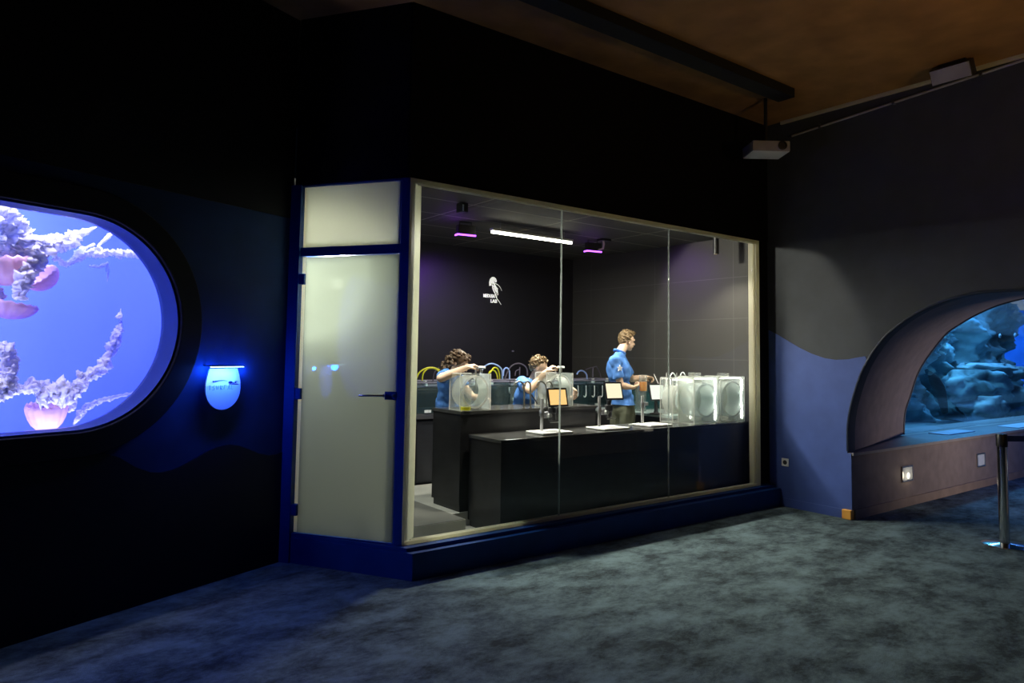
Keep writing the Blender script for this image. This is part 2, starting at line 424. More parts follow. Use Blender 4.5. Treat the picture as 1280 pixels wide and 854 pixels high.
# blue wave panel beside the portal
wave = [(4.632, 1.925), (4.5, 1.862), (4.38, 1.795), (4.257, 1.727), (4.12, 1.665), (3.98, 1.62), (3.855, 1.604), (3.72, 1.612), (3.60, 1.637), (3.548, 1.645)]
arch_part = [(y + .006, z) for y, z in OUTL if z < 1.64 and y > YC and z > .7]
poly = wave + [p for p in reversed(arch_part)] + [(3.747, .66), (3.7065, .66), (3.7065, 0.09), (4.632, 0.09)]
struct('wall_right_wave_panel', MB().prism(poly, XR - .008, XR - .0005, 'x'), M['blue'])
struct('baseboard_right', MB().box((XR - .018, 3.80, 0), (XR - .0005, 4.49, .09)), M['blue'])
tag(MB().box((XR - .045, 3.70, 0.001), (XR + .02, 3.795, .095)).build('corner_guard', M['orange'], bevel=.006),
    'small orange corner block on the floor at the portal edge', 'corner guard')
# portal reveal: flared tunnel mouth
def loft(A, B, xa, xb, th):
    mb = MB(); bm = mb.bm
    def off(L, t):
        o = []
        for i, (y, z) in enumerate(L):
            p = V(L[max(i - 1, 0)]); q = V(L[min(i + 1, len(L) - 1)]); d = (q - p).normalized(); o.append((y + d.y * t, z - d.x * t))
        return o
    A2, B2 = off(A, th), off(B, th)
    r = [[bm.verts.new((x, y, z)) for y, z in L] for x, L in ((xa, A), (xb, B), (xb, B2), (xa, A2))]
    n = len(A)
    for i in range(n - 1):
        for k in range(4):
            a, b = r[k], r[(k + 1) % 4]; bm.faces.new((a[i], a[i + 1], b[i + 1], b[i]))
    bm.faces.new([q[0] for q in r]); bm.faces.new([q[-1] for q in r][::-1])
    return mb
XI = 9.3
cut = lambda L: [p for p in L if p[1] > .66]
oA = cut(OUTL); oB = cut(INL)
struct('trim_3', loft(oA, oB, XR + .141, XI, .06), M['brown'], smooth=True)
t3 = MB(); t3.tube([(XR - .004, y, z) for y, z in oA], .014, 8); struct('trim_4', t3, M['rim'], smooth=True)
t3 = MB(); t3.tube([(XI + .0, y, z) for y, z in oB], .016, 8); struct('trim_5', t3, M['rim'], smooth=True)
# low walls along the tunnel with sills
SZ = .665
for nm, s in (('wall_tunnel_left', 1), ('wall_tunnel_right', -1)):
    f = lambda y: YC + s * (y - YC)
    mb = MB(); ys = sorted((f(3.706), f(3.7405))); mb.box((XR + .001, ys[0], 0), (18.5, ys[1], SZ - .03))
    ys = sorted((f(3.7405), f(4.6))); mb.box((XR + .141, ys[0], 0), (18.5, ys[1], SZ - .03)); struct(nm, mb, M['brown'])
    mb = MB(); ys = sorted((f(3.685), f(3.7405))); mb.box((XR - .0, ys[0], SZ - .029), (18.5, ys[1], SZ))
    ys = sorted((f(3.7405), f(4.6))); mb.box((XR + .141, ys[0], SZ - .029), (18.5, ys[1], SZ)); struct('trim_6' if s > 0 else 'trim_7', mb, M['sill'])
    ys = sorted((f(3.69), f(3.7055))); struct('baseboard_tunnel_left' if s > 0 else 'baseboard_tunnel_right', MB().box((XR + .03, ys[0], 0), (18.5, ys[1], .095)), M['brown2'])
# acrylic vault
struct('window_3', loft(oB, oB, XI + .017, 18.4, .03), clear('vault_acrylic', (.90, .96, 1), .045), smooth=True)

# step lights in the low wall
def step_light(px, py, lab, lit):
    c = at(px, py, 3.70)
    t = thing('step_light', lab, 'wall light', (c.x, 3.7055, c.z), 0, 'square step lights in the low wall')
    w = .125
    MB().ring([(-w, -.085), (w, -.085), (w, .085), (-w, .085)], [(-w + .015, -.07), (w - .015, -.07), (w - .015, .07), (-w + .015, .07)], -.014, -.0005, lambda u, v, q: (u, q, v)).build('bezel', M['steel'], t)
    MB().box((-w + .016, -.008, -.069), (w - .016, -.0005, .069)).build('lens', M['steplens'], t)
    if lit: MB().lathe([(.001, -.012), (.028, -.011), (.034, -.009), (.034, -.0085)], (0.02, 0, -.025), 16, Matrix(((1, 0, 0), (0, 0, 1), (0, 1, 0)))).build('bulb', M['stepwarm'], t)
    return c
c = step_light(1134, 592, 'glowing square step light nearer the portal corner', True)
light('step_light_glow', 'POINT', (c.x, 3.62, c.z - .03), .35, (1, .85, .6), .04)
step_light(1226, 575, 'unlit pale square step light nearer the steel post', False)
c = atz(1190, 541, SZ)
tag(MB().box((c.x - .42, c.y - .12, SZ + .001), (c.x + .42, c.y + .12, SZ + .012)).build('card', M['paper'], bevel=.004),
    'pale flat information card lying on the tunnel sill', 'card')
c = atz(1272, 532, SZ)
tag(MB().box((c.x - .5, c.y - .17, SZ + .001), (c.x + .5, c.y + .1, SZ + .01)).build('sill_panel', M['paper'], bevel=.004),
    'long pale information panel lying on the sill behind the steel post', 'information panel')

# wall socket
t = thing('wall_socket', 'small white electric socket on the blue wall beside the portal', 'socket', (XR - .008, 4.439, .477), 0)
MB().box((-.010, -.042, -.042), (-.0003, .042, .042)).build('cover', M['white'], t, bevel=.003)
MB().lathe([(.02, -.0135), (.024, -.0125), (.024, -.0102)], (0, 0, 0), 18, Matrix(((0, 0, 1), (0, 1, 0), (1, 0, 0)))).build('outlet', M['dark'], t)

# aquarium behind the acrylic
def rocky(x0, x1, z0, z1, y, nx, nz, amp, seed, xe=None):
    mb = MB(); bm = mb.bm; g = []
    for i in range(nx + 1):
        col = []
        for k in range(nz + 1):
            x = x0 + (x1 - x0) * i / nx; z = z0 + (z1 - z0) * k / nz
            q = V((x * 1.5 + z * 1.1, z * .7 - x * .15, seed)); d = noise.fractal(q, .75, 2.1, 8) * amp + abs(noise.noise(q * 2.3)) * amp * .5 - abs(noise.noise(q * 6.1)) * amp * .22
            col.append(bm.verts.new((x, y + d, z)))
        g.append(col)
    for i in range(nx):
        for k in range(nz): bm.faces.new((g[i][k], g[i + 1][k], g[i + 1][k + 1], g[i][k + 1]))
    # back skin gives the cliff its thickness
    bb = [[bm.verts.new((x0 + (x1 - x0) * i, y + 1.3, z0 + (z1 - z0) * k)) for k in (0, 1)] for i in (0, 1)]
    bm.faces.new((bb[0][0], bb[0][1], bb[1][1], bb[1][0]))
    bm.faces.new([c_[0] for c_ in g] + [bb[1][0], bb[0][0]]); bm.faces.new([c_[-1] for c_ in g][::-1] + [bb[0][1], bb[1][1]])
    bm.faces.new(g[0][::-1] + [bb[0][0], bb[0][1]]); bm.faces.new(g[-1] + [bb[1][1], bb[1][0]])
    return mb
tag(rocky(8.4, 18.0, .3, 3.5, 5.75, 300, 110, .5, 3.0).build('rock_cliff', M['rock'], smooth='s'),
    'tall blue lit rock cliff filling the tunnel aquarium', 'rock')
def boulder(px, py, Y, size, seed, lab, m_='rockpale', flat=1.0):
    mb = MB(); bmesh.ops.create_icosphere(mb.bm, subdivisions=4, radius=1)
    for v in mb.bm.verts:
        q = v.co * 1.1 + V((seed, seed * .7, 0)); s_ = 1 + .34 * noise.fractal(q * 1.4, .8, 2, 7); v.co *= s_
        v.co = V((v.co.x * size[0], v.co.y * size[1], max(-size[2], min(v.co.z * size[2], size[2] * .75))))
    c = at(px, py, Y)
    o = mb.build('boulder', M[m_], smooth='s'); o.location = c
    tag(o, lab, 'rock', 'boulders in the tunnel aquarium'); return c
boulder(1222, 482, 5.15, (.95, .4, .38), 1.3, 'wide dark blue boulder under the pale ledge in the tunnel aquarium', 'rock')
boulder(1231, 508, 4.95, (.62, .3, .26), 4.1, 'low pale block of rock near the aquarium floor left of the steel post')
boulder(1234, 462, 5.2, (.85, .35, .16), 7.7, 'pale jutting rock ledge above the dark boulder in the aquarium')
boulder(1259, 466, 5.25, (.3, .3, .17), 9.2, 'small pale knob of rock at the right end of the ledge')
boulder(1270, 500, 4.95, (.3, .25, .34), 12.2, 'upright blue rock at the right edge of the picture')
a = [at(1163, 467, 5.0), at(1168, 475, 5.0), at(1174, 486, 5.02), at(1178, 500, 5.03), at(1181, 515, 5.05)]
tag(MB().tube(a, [.04, .085, .09, .075, .05], 10).build('dark_branch', M['branch'], smooth=True), 'thin dark branch leaning in the tunnel aquarium', 'branch')
for px, py, lab in ((1269, 419, 'tiny pale fish at the right edge of the picture'), (1250, 420, 'tiny pale fish above the rock ledge')):
    c = at(px, py, 5.0); t = thing('fish', lab, 'fish', c, .3, 'small fish in the tunnel aquarium')
    MB().ball((0, 0, 0), (.09, .025, .04), 12).build('fish_body', M['fish'], t, smooth=True)
    MB().prism([(.07, 0), (.13, .04), (.13, -.04)], -.004, .004).build('tail', M['fish'], t)
struct('seabed', MB().box((8.4, 4.63, .3), (20.4, 7.5, .5)), M['seabed'])
struct('wall_aquarium_back', MB().box((8.3, 7.6, 0), (22, 7.7, 3.6)), M['deep'])
struct('wall_aquarium_end', MB().box((20.5, -.5, 0), (20.6, 7.5, 3.6)), M['deep'])
struct('ceiling_aquarium', MB().box((XR + .15, -1, 3.62), (21, 7.6, 3.7)), M['wall_black'])
struct('wall_aquarium_side', MB().box((8.15, 4.70, 0), (8.25, 7.6, 3.6)), M['rock'])
# water surface seen under the vault top, its brightness put in as emission
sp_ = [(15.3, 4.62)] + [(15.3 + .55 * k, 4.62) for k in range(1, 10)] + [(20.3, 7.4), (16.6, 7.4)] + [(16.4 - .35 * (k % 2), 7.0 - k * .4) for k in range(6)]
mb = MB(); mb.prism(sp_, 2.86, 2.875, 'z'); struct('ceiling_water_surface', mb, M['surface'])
for i, (x, y, e) in enumerate(((10.5, 5.0, 70), (12.8, 5.0, 75), (14.7, 5.1, 95), (18.3, 6.3, 150))):
    light('aquarium_lamp', 'AREA', (x, y + .05, 3.5 if i < 3 else 2.8), e * 1.25, (.10, .42, 1) if i != 1 else (.16, .55, .85), 1.2, .4, (x + .3, y + 1.0, .3))
light('aquarium_deep_lamp', 'AREA', (19, 5.2, 2.9), 55, (.08, .34, 1), 1.5, .6, (17.6, 7.6, 1.2))
light('tunnel_floor_fill', 'AREA', (11.5, YC - .2, 2.25), 26, (.05, .20, 1), 3.5, 1.0, (11.2, YC + .6, 0))  # blue fill added over the tunnel carpet, no fixture hangs there

c = V((9.3, f(3.7055), .38))  # unseen lamp added to warm the opposite low wall and the portal
t = thing('step_light', 'unseen step light added on the far side of the tunnel to brighten the low wall', 'wall light', c, pi, 'square step lights in the low wall')
MB().ring([(-.125, -.085), (.125, -.085), (.125, .085), (-.125, .085)], [(-.11, -.07), (.11, -.07), (.11, .07), (-.11, .07)], -.014, -.0005, lambda u, v, q: (u, q, v)).build('bezel', M['steel'], t)
MB().box((-.109, -.008, -.069), (.109, -.0005, .069)).build('lens', M['stepwarm'], t)
light('tunnel_wall_fill', 'AREA', (9.3, c.y + .03, .42), 12, (1, .86, .74), .22, .14, (9.7, 3.7, .85), spread=radians(92))

# ------------------------------------------------------------------ left wall with the jellyfish tank
TC, TZ, TR, TL = .31, 1.77, .65, -2.3
def stadium(r, n=40):
    pts = []
    for i in range(n + 1): a = -pi / 2 + pi * i / n; pts.append((TC + r * cos(a), TZ + r * sin(a)))
    for i in range(n + 1): a = pi / 2 + pi * i / n; pts.append((TL + r * cos(a), TZ + r * sin(a)))
    return pts
def rect_like(pts, x0, x1, z0, z1):
    out = []
    for u, v in pts:
        c = TC if u >= (TC + TL) / 2 else TL
        d = V((u - c, v - TZ))
        if d.length < 1e-6: d = V((0, 1))
        d.normalize()
        ts = []
        if d.x > 1e-6: ts.append((x1 - c) / d.x)
        if d.x < -1e-6: ts.append((x0 - c) / d.x)
        if d.y > 1e-6: ts.append((z1 - TZ) / d.y)
        if d.y < -1e-6: ts.append((z0 - TZ) / d.y)
        tt = min(ts); out.append([c + d.x * tt, TZ + d.y * tt])
    for cx, cz in ((x0, z0), (x1, z0), (x0, z1), (x1, z1)):
        k = min(range(len(out)), key=lambda i: (out[i][0] - cx) ** 2 + (out[i][1] - cz) ** 2); out[k] = [cx, cz]
    return [tuple(p) for p in out]
WL = 1.905
S = stadium(TR)
PL = lambda u, v, w: (u, w, v)
mb = MB().ring(rect_like(S, -4.6, WL, 0, ZC), S, 0, .10, PL); struct('wall_left', mb, M['wall_left'], xf=LM)
# glossy dark wave panel on its lower part
wl = [(-4.6, .95), (-1, 1.0), (.2, 1.02), (.45, 1.0), (.596, .941), (.70, .87), (.80, .825), (.878, .812), (.96, .818), (1.04, .84), (1.12, .872), (1.21, .908), (1.30, .934), (1.391, .94), (1.48, .922), (1.57, .885), (1.66, .845), (1.75, .822), (1.83, .822), (WL - .002, .84)]
struct('wall_left_wave_panel', MB().prism(wl + [(WL - .002, 0), (-4.6, 0)], -.014, -.0005), M['wave_left'], xf=LM)
struct('wall_left_upper', MB().box((-4.6, -.012, 2.66), (WL - .002, -.0005, ZC - .001)), M['wall_black'], xf=LM)
# tank
tank = thing('jellyfish_tank', 'large round ended jellyfish tank window glowing blue in the dark left wall', 'aquarium', mtx=LM)
MB().ring(stadium(.80), stadium(TR + .001), -.045, -.0145, PL).build('surround', M['wall_black'], tank, smooth=True, bevel=.006)
RD = .17
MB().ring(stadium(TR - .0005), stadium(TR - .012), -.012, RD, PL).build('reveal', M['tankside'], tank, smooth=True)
MB().prism(stadium(TR - .013), RD - .03, RD - .01).build('viewing_pane', clear('tank_viewing_pane', (1, 1, 1), .02), tank)
mb = MB(); bm = mb.bm
MB().ring(rect_like(S, -4.4, 1.5, .7, 2.85), S, RD + .001, RD + .02, PL).build('front_wall', M['tankback'], tank)
q = MB()
prof = [(1.5, RD + .02), (1.5, .75), (1.38, 1.0), (1.15, 1.15), (.8, 1.22), (-4.4, 1.22), (-4.4, RD + .02)]
A = [(u, w) for u, w in prof]
o_ = [q.bm.verts.new((u, w, .7)) for u, w in A]; p_ = [q.bm.verts.new((u, w, 2.85)) for u, w in A]
o2 = [q.bm.verts.new((u + (.05 if u > 0 else -.05), w + .05, .7)) for u, w in A]; p2 = [q.bm.verts.new((u + (.05 if u > 0 else -.05), w + .05, 2.85)) for u, w in A]
for i in range(len(A) - 1):
    q.bm.faces.new((o_[i], o_[i + 1], p_[i + 1], p_[i])); q.bm.faces.new((o2[i + 1], o2[i], p2[i], p2[i + 1]))
q.build('back_wall', M['tankback'], tank, smooth='s')
MB().box((-4.45, RD + .02, .64), (1.55, 1.28, .70)).build('tank_bottom', M['tankback'], tank)
MB().box((-4.45, RD + .02, 2.851), (1.55, 1.28, 2.90)).build('tank_lid', M['white'], tank)
def L2W(x, y, z): return LM @ V((x, y, z))
light('tank_lamp', 'AREA', L2W(-.8, .62, 2.83), 62, (.36, .44, 1), 3.6, .5, L2W(-.8, .75, .7))
light('tank_lamp_front', 'AREA', L2W(-.5, .30, 2.80), 60, (.75, .70, 1), 2.6, .12, L2W(-.5, .95, 1.5))
light('tank_lamp_low', 'AREA', L2W(-.6, .35, .74), 46, (.55, .58, 1), 3.2, .15, L2W(-.6, .9, 1.9))

# jellyfish: bells and frilly arms placed in the tank
LMI = LM.inverted()
def tk(px, py, dep):
    """point inside the tank at depth dep behind the wall plane (local coordinates of the left wall)"""
    d = ray(px, py); nrm = V((-LD.y, LD.x, 0)); t = (LA - EYE).dot(nrm) + dep
    return LMI @ (EYE + d * (t / d.dot(nrm)))
def spline(pts, n):
    pts = [V(p) for p in pts]; P = [pts[0] * 2 - pts[1]] + pts + [pts[-1] * 2 - pts[-2]]; o = []
    seg = len(pts) - 1
    for i in range(n + 1):
        u = i / n * seg; k = min(int(u), seg - 1); t = u - k; p0, p1, p2, p3 = P[k:k + 4]
        o.append(.5 * ((2 * p1) + (-p0 + p2) * t + (2 * p0 - 5 * p1 + 4 * p2 - p3) * t * t + (-p0 + 3 * p1 - 3 * p2 + p3) * t ** 3))
    return o
def frill(pts, radii, parent, m_='arms', seed=1.0, name='oral_arm', nn=None, rag=1.0):
    """ruffled arm: two crumpled ribbons wound round a path"""
    L = sum((V(pts[i + 1]) - V(pts[i])).length for i in range(len(pts) - 1))
    n = nn or max(30, int(L / .005)); c = spline(pts, n); mb = MB(); bm = mb.bm
    m0 = len(radii) - 1; K = 28
    rings = []
    up = V((0, 0, 1))
    for i, p in enumerate(c):
        t = (c[min(i + 1, n)] - c[max(i - 1, 0)]).normalized()
        a = t.cross(V((.3, 1, .2))).normalized(); b = t.cross(a)
        u = i / n * m0; k = min(int(u), m0 - 1); r = radii[k] + (radii[k + 1] - radii[k]) * (u - k)
        r *= 1 + .45 * rag * noise.noise(V((i * .07, seed, 0)))
        ring = []
        for j in range(K):
            an = 2 * pi * j / K + i * .05
            w = p + (a * cos(an) + b * sin(an)) * r
            f = .85 + rag * (.55 * noise.noise(w * 26 + V((seed, 0, 0))) + .42 * noise.noise(w * 75) + .30 * noise.noise(w * 150))
            off = V((noise.noise(w * 40 + V((9, 0, 0))), noise.noise(w * 40 + V((0, 9, 0))), noise.noise(w * 40 + V((0, 0, 9))))) * r * .35 * rag
            ring.append(bm.verts.new(p + (a * cos(an) + b * sin(an)) * r * max(.12, f) + off))
        rings.append(ring)
    for i in range(n):
        for j in range(K): bm.faces.new((rings[i][j], rings[i][(j + 1) % K], rings[i + 1][(j + 1) % K], rings[i + 1][j]))
    bm.faces.new(rings[0][::-1]); bm.faces.new(rings[-1])
    return mb.build(name, M[m_], parent, smooth='s')
def bell(c, axis, r, h, parent):
    """scalloped dome whose opening looks along -axis"""
    z = V(axis).normalized(); x = z.cross(V((.2, 1, .1))).normalized(); y = z.cross(x)
    mb = MB(); bm = mb.bm; K = 64; rings = []
    prof = [(.02, 1), (.25, .97), (.5, .86), (.72, .68), (.88, .44), (.98, .18), (1.0, 0), (.95, -.10), (.85, -.04), (.80, .15), (.62, .42), (.35, .60), (.02, .66)]
    for k, (a, b) in enumerate(prof):
        ring = []
        for j in range(K):
            an = 2 * pi * j / K; rib = 1 + .028 * cos(16 * an) * min(1, a * 1.2); rr = a * r * rib
            lift = .05 * h * cos(16 * an) * (1 if k in (6, 7) else 0)
            ring.append(bm.verts.new(V(c) + x * rr * cos(an) + y * rr * sin(an) + z * (b * h + lift)))
        rings.append(ring)
    for i in range(len(rings) - 1):
        for j in range(K): bm.faces.new((rings[i][j], rings[i][(j + 1) % K], rings[i + 1][(j + 1) % K], rings[i + 1][j]))
    bm.faces.new(rings[0][::-1]); bm.faces.new(rings[-1])
    return mb.build('bell', M['bell'], parent, smooth='s')
def tentacles(c, pts_list, parent):
    for pts in pts_list: MB().tube(spline(pts, 24), [.0035] * 25, 5).build('tentacle', M['arms'], parent, smooth='s')
def jelly(label):
    t = thing('jellyfish', label, 'jellyfish', group='jellyfish drifting in the blue tank', mtx=LM); return t
D1, D2 = .55, .62
t = jelly('pink jellyfish cut by the left edge with thick arms rising to the tank top')
bell(tk(8, 325, .55), (.1, 0, -1), .155, .16, t)
frill([tk(5, 322, .56), tk(22, 300, .5), tk(18, 280, .46), tk(8, 264, .44), tk(-12, 262, .44)], [.045, .085, .072, .05, .04], t, seed=2)
frill([tk(-14, 330, .5), tk(-10, 300, .46), tk(-6, 278, .46), tk(-20, 262, .5)], [.05, .07, .06, .04], t, seed=3)
t = jelly('pink jellyfish tipped right with frilly arms streaming to the upper right')
bell(tk(51, 345, .60), (.75, .1, -.7), .105, .095, t)
frill([tk(40, 335, .52), tk(48, 312, .46), tk(72, 305, .46), tk(90, 300, .46), tk(106, 290, .46), tk(121, 284, .46)], [.05, .082, .062, .045, .024, .006], t, seed=5)
frill([tk(38, 320, .46), tk(32, 342, .42), tk(27, 360, .42), tk(24, 375, .42)], [.06, .06, .045, .032], t, seed=6)
frill([tk(68, 322, .5), tk(85, 330, .52), tk(104, 318, .52), tk(126, 316, .52), tk(150, 317, .52), tk(170, 318, .52), tk(181, 326, .52)], [.02, .018, .03, .032, .028, .022, .004], t, seed=8, rag=1.2)
frill([tk(92, 322, .56), tk(105, 312, .56), tk(118, 305, .56)], [.012, .022, .008], t, 'thinarms', seed=18)
frill([tk(122, 308, .56), tk(132, 299, .56), tk(141, 291, .56), tk(146, 286, .56)], [.008, .014, .009, .003], t, seed=9)
frill([tk(112, 333, .56), tk(126, 333, .56), tk(135, 328, .56)], [.008, .015, .007], t, seed=10)
frill([tk(133, 330, .56), tk(135, 342, .56), tk(134, 352, .56)], [.012, .009, .003], t, 'thinarms', seed=11)
t = jelly('pink saucer shaped jellyfish below the other two at the left edge')
bell(tk(12, 379, .62), (-.15, .1, -1), .155, .10, t)
frill([tk(0, 375, .6), tk(-14, 360, .58), tk(-20, 340, .58)], [.04, .05, .03], t, seed=12)
t = jelly('pink upturned jellyfish near the tank bottom with one arm curving up right')
bell(tk(58, 508, .56), (.12, .1, -1), .118, .17, t)
frill([tk(48, 500, .5), tk(72, 492, .44), tk(90, 492, .44), tk(101, 478, .44), tk(100, 466, .45)], [.06, .07, .058, .035, .02], t, seed=14)
frill([tk(96, 466, .45), tk(112, 470, .45), tk(128, 458, .45), tk(138, 440, .46), tk(146, 420, .46), tk(151, 406, .47), tk(151, 400, .47)], [.018, .034, .040, .036, .032, .016, .006], t, seed=15, rag=1.1)
frill([tk(147, 398, .47), tk(150, 392, .47), tk(151, 386, .47)], [.020, .014, .002], t, seed=16)
frill([tk(60, 482, .5), tk(45, 482, .48), tk(28, 486, .46), tk(12, 488, .46), tk(-8, 492, .46)], [.032, .034, .036, .045, .05], t, seed=17)
frill([tk(84, 493, .48), tk(90, 508, .5), tk(86, 516, .5)], [.05, .022, .008], t, seed=20)
frill([tk(92, 531, .5), tk(100, 518, .5), tk(110, 508, .5), tk(130, 500, .52), tk(152, 495, .52), tk(173, 489, .54)], [.010, .022, .026, .018, .013, .006], t, 'thinarms', seed=21)
frill([tk(92, 529, .48), tk(99, 522, .48), tk(104, 513, .48)], [.006, .014, .006], t, seed=24)
t = jelly('jellyfish at the left edge of which only white frilly arms show low in the tank')
bell(tk(-34, 470, .6), (-.5, .1, -.8), .13, .12, t)
frill([tk(-8, 432, .52), tk(8, 440, .5), tk(12, 460, .48), tk(8, 480, .46), tk(-6, 498, .46)], [.03, .055, .05, .045, .05], t, seed=22)
frill([tk(-20, 500, .46), tk(-4, 488, .46), tk(10, 468, .5)], [.05, .05, .03], t, seed=23)

# ------------------------------------------------------------------ info sign with bar lamp on the left wall
SX, SZT, SZB = 1.275, 1.485, 1.198
t = thing('species_sign', 'blue lit shield shaped species sign on the dark wall left of the door', 'sign', mtx=LM @ Matrix.Translation((SX, 0, 0)))
def shield(s=1.0):
    pts = []
    for i in range(41):
        a = pi * i / 40; pts.append((-.142 * cos(a) * s, 1.345 - .147 * sin(a) * s))
    pts += [(.140 * s, 1.39), (.128 * s, 1.44), (.112 * s, SZT)]
    pts = [(-.112 * s, SZT), (-.128 * s, 1.44), (-.140 * s, 1.39)] + pts
    return pts
MB().prism(shield(), -.075, -.065).build('board', M['sign'], t)
MB().box((-.06, -.064, 1.30), (.06, -.015, 1.40)).build('mounting_block', M['black'], t)
# lower part of the board, blue lamp falloff put into its colour
low = [(-.1405, 1.365)] + [(-.1415 * cos(pi * i / 40), 1.345 - .1465 * sin(pi * i / 40)) for i in range(41)] + [(.1405, 1.365)]
MB().prism(low, -.0765, -.0751).build('falloff_band', M['signblue'], t)
eel = MB(); eel.tube([(-.088, -.078, 1.3965), (-.06, -.078, 1.40), (-.035, -.078, 1.402), (-.005, -.078, 1.404), (.03, -.078, 1.398)], [.006, .004, .003, .002, .001], 6).build('eel_picture', M['signdark'], t)
fs = MB(); fs.ball((.055, -.078, 1.387), (.018, .001, .009), 10); fs.tube([(.068, -.078, 1.386), (.085, -.078, 1.381), (.10, -.078, 1.392), (.115, -.078, 1.393)], [.004, .0025, .003, .001], 6); fs.tube([(.095, -.078, 1.384), (.112, -.078, 1.378)], [.003, .001], 6)
fs.build('fish_picture', M['signdark'], t)
tx = MB()   # blurred row of pale curly letters
def glyph(x, pts): tx.tube([(x + a * .016, -.0775, 1.338 + b * .032) for a, b in pts], .0016, 5)
glyph(-.118, [(0, .9), (1, .9), (.5, .9), (.5, 0)]); glyph(-.088, [(1, .9), (.2, .8), (.1, .5), (.9, .4), (.8, 0), (0, 0)])
glyph(-.058, [(0, .9), (.2, .1), (.8, .1), (1, .9)]); glyph(-.026, [(0, 0), (0, .9), (.9, .8), (.8, .5), (0, .45), (1, 0)])
glyph(.004, [(1, .9), (0, .9), (0, .5), (.7, .5), (0, .5), (0, 0)]); glyph(.036, [(0, 0), (.5, .9), (1, 0)]); glyph(.064, [(0, .9), (0, 0), (.9, 0)])
tx.build('lettering', M['signdark2'], t)
MB().box((.045, -.0775, 1.3705), (.125, -.0766, 1.3735)).build('rule_line', M['signdark'], t)
t = thing('sign_lamp', 'thin black bar lamp shining blue down over the species sign', 'lamp', mtx=LM)
pa, pb = tk(264, 458.5, -.17), tk(304, 458.5, -.17)
zl = (pa.z + pb.z) / 2; xa, xb = pa.x, pb.x; xm = (xa + xb) / 2
MB().box((xa, -.185, zl + .001), (xb, -.15, zl + .010)).build('housing', M['black'], t, bevel=.002)
MB().box((xa + .004, -.183, zl - .003), (xb - .004, -.155, zl + .0005)).build('diffuser', M['barlight'], t)
for sx in (-.06, .06): MB().box((xm + sx - .006, -.1495, zl + .001), (xm + sx + .006, -.0005, zl + .008)).build('bracket', M['black'], t)
light('sign_lamp_light', 'AREA', L2W(xm, -.165, zl - .006), 2.6, (.06, .15, 1), .25, .03, L2W(xm, -.04, zl - .4))
light('sign_lamp_wash', 'POINT', L2W(xm + .06, -.15, zl - .02), 5.5, (.006, .10, 1), .03)
for px_ in (259, 307):
    g_ = tk(px_, 463, -.045); light('sign_lamp_glow', 'POINT', LM @ g_, 1.6, (.012, .13, 1), .015)

# ------------------------------------------------------------------ door wall, plinth, window wall
# plinth under door and window
BASE = [(1.928, 5.471), (2.521, 4.493), (6.96, 4.493), (6.96, 4.70), (2.62, 4.70), (2.12, 5.52)]
BASE = [(1.928, 5.466), (2.521, 4.493), (XR - .02, 4.493), (XR - .02, 4.70), (2.66, 4.70), (2.16, 5.52)]
struct('wall_plinth', MB().prism(BASE, 0, ZB - .035, 'z'), M['navy'])
B2 = [(1.945, 5.445), (2.505, 4.553), (XR - .02, 4.56), (XR - .02, 4.71), (2.67, 4.71), (2.16, 5.51)]
struct('trim_8', MB().prism(B2, ZB - .0345, ZB - .008, 'z'), M['navy'])
# black wall above
struct('wall_window_upper', MB().box((X0 + .0, YW, ZT + .001), (XR - .001, YW + .14, ZC)), M['wall_black'])
struct('wall_door_upper', MB().box((-.06, .0, ZT + .001), (DLEN - .012, .12, ZC)), M['wall_black'], xf=DM)
struct('wall_window_right', MB().box((X1 + .03, YW + .01, 0.225), (XR - .001, YW + .14, ZT + .0005)), M['wall_black'])
# door frame (navy) with transom bar
fr = MB()
fr.box((-.085, -.02, .0), (.008, .10, ZT)); fr.box((.008, -.0, ZB - .007), (.895, .07, ZB + .0)); fr.box((.008, 0, 2.355), (.885, .07, 2.425))
fr.box((.886, -.0, ZB - .007), (DLEN - .005, .09, ZT)); fr.box((.008, 0, ZT - .012), (.886, .07, ZT))
struct('trim_9', fr, M['navy'], xf=DM)
jm = MB().box((.009, .03, ZB), (.045, .075, 2.354)); jm.box((.009, .03, 2.426), (.03, .075, ZT - .013))
struct('trim_10', jm, M['cream'], xf=DM)
d = bpy.data.objects.new('door_1', None); COL.objects.link(d); d.matrix_world = DM; d['kind'] = 'structure'
MB().box((.052, .012, ZB + .006), (.882, .024, 2.348)).build('door_leaf', M['fros'], d, label='frosted glass door leaf')
edge = MB().box((.022, .014, ZB + .006), (.0515, .022, 2.348)); edge.build('clear_edge', M['glass'], d)
for z in (2.176, 1.284, .399):
    MB().box((-.018, -.012, z - .042), (.055, .03, z + .042)).build('hinge', M['navy'], d, bevel=.003)
h = MB().box((.785, -.006, 1.265), (.882, .011, 1.325)).build('handle_plate', M['navy'], d, bevel=.003)
lv = MB().cyl((.80, -.006, 1.297), (.80, -.05, 1.297), .012); lv.tube([(.80, -.048, 1.297), (.79, -.055, 1.297), (.60, -.055, 1.293)], .0095, 12)
lv.build('lever', M['chrome'], h, smooth=True)
MB().lathe([(.011, 0), (.011, .008), (.002, .010)], (.86, -.0065, 1.297), 16, Matrix(((1, 0, 0), (0, 0, -1), (0, 1, 0)))).build('keyhole', M['dark'], h)
struct('window_2', MB().box((.031, .03, 2.426), (.885, .04, ZT - .013)), M['transom'], xf=DM)
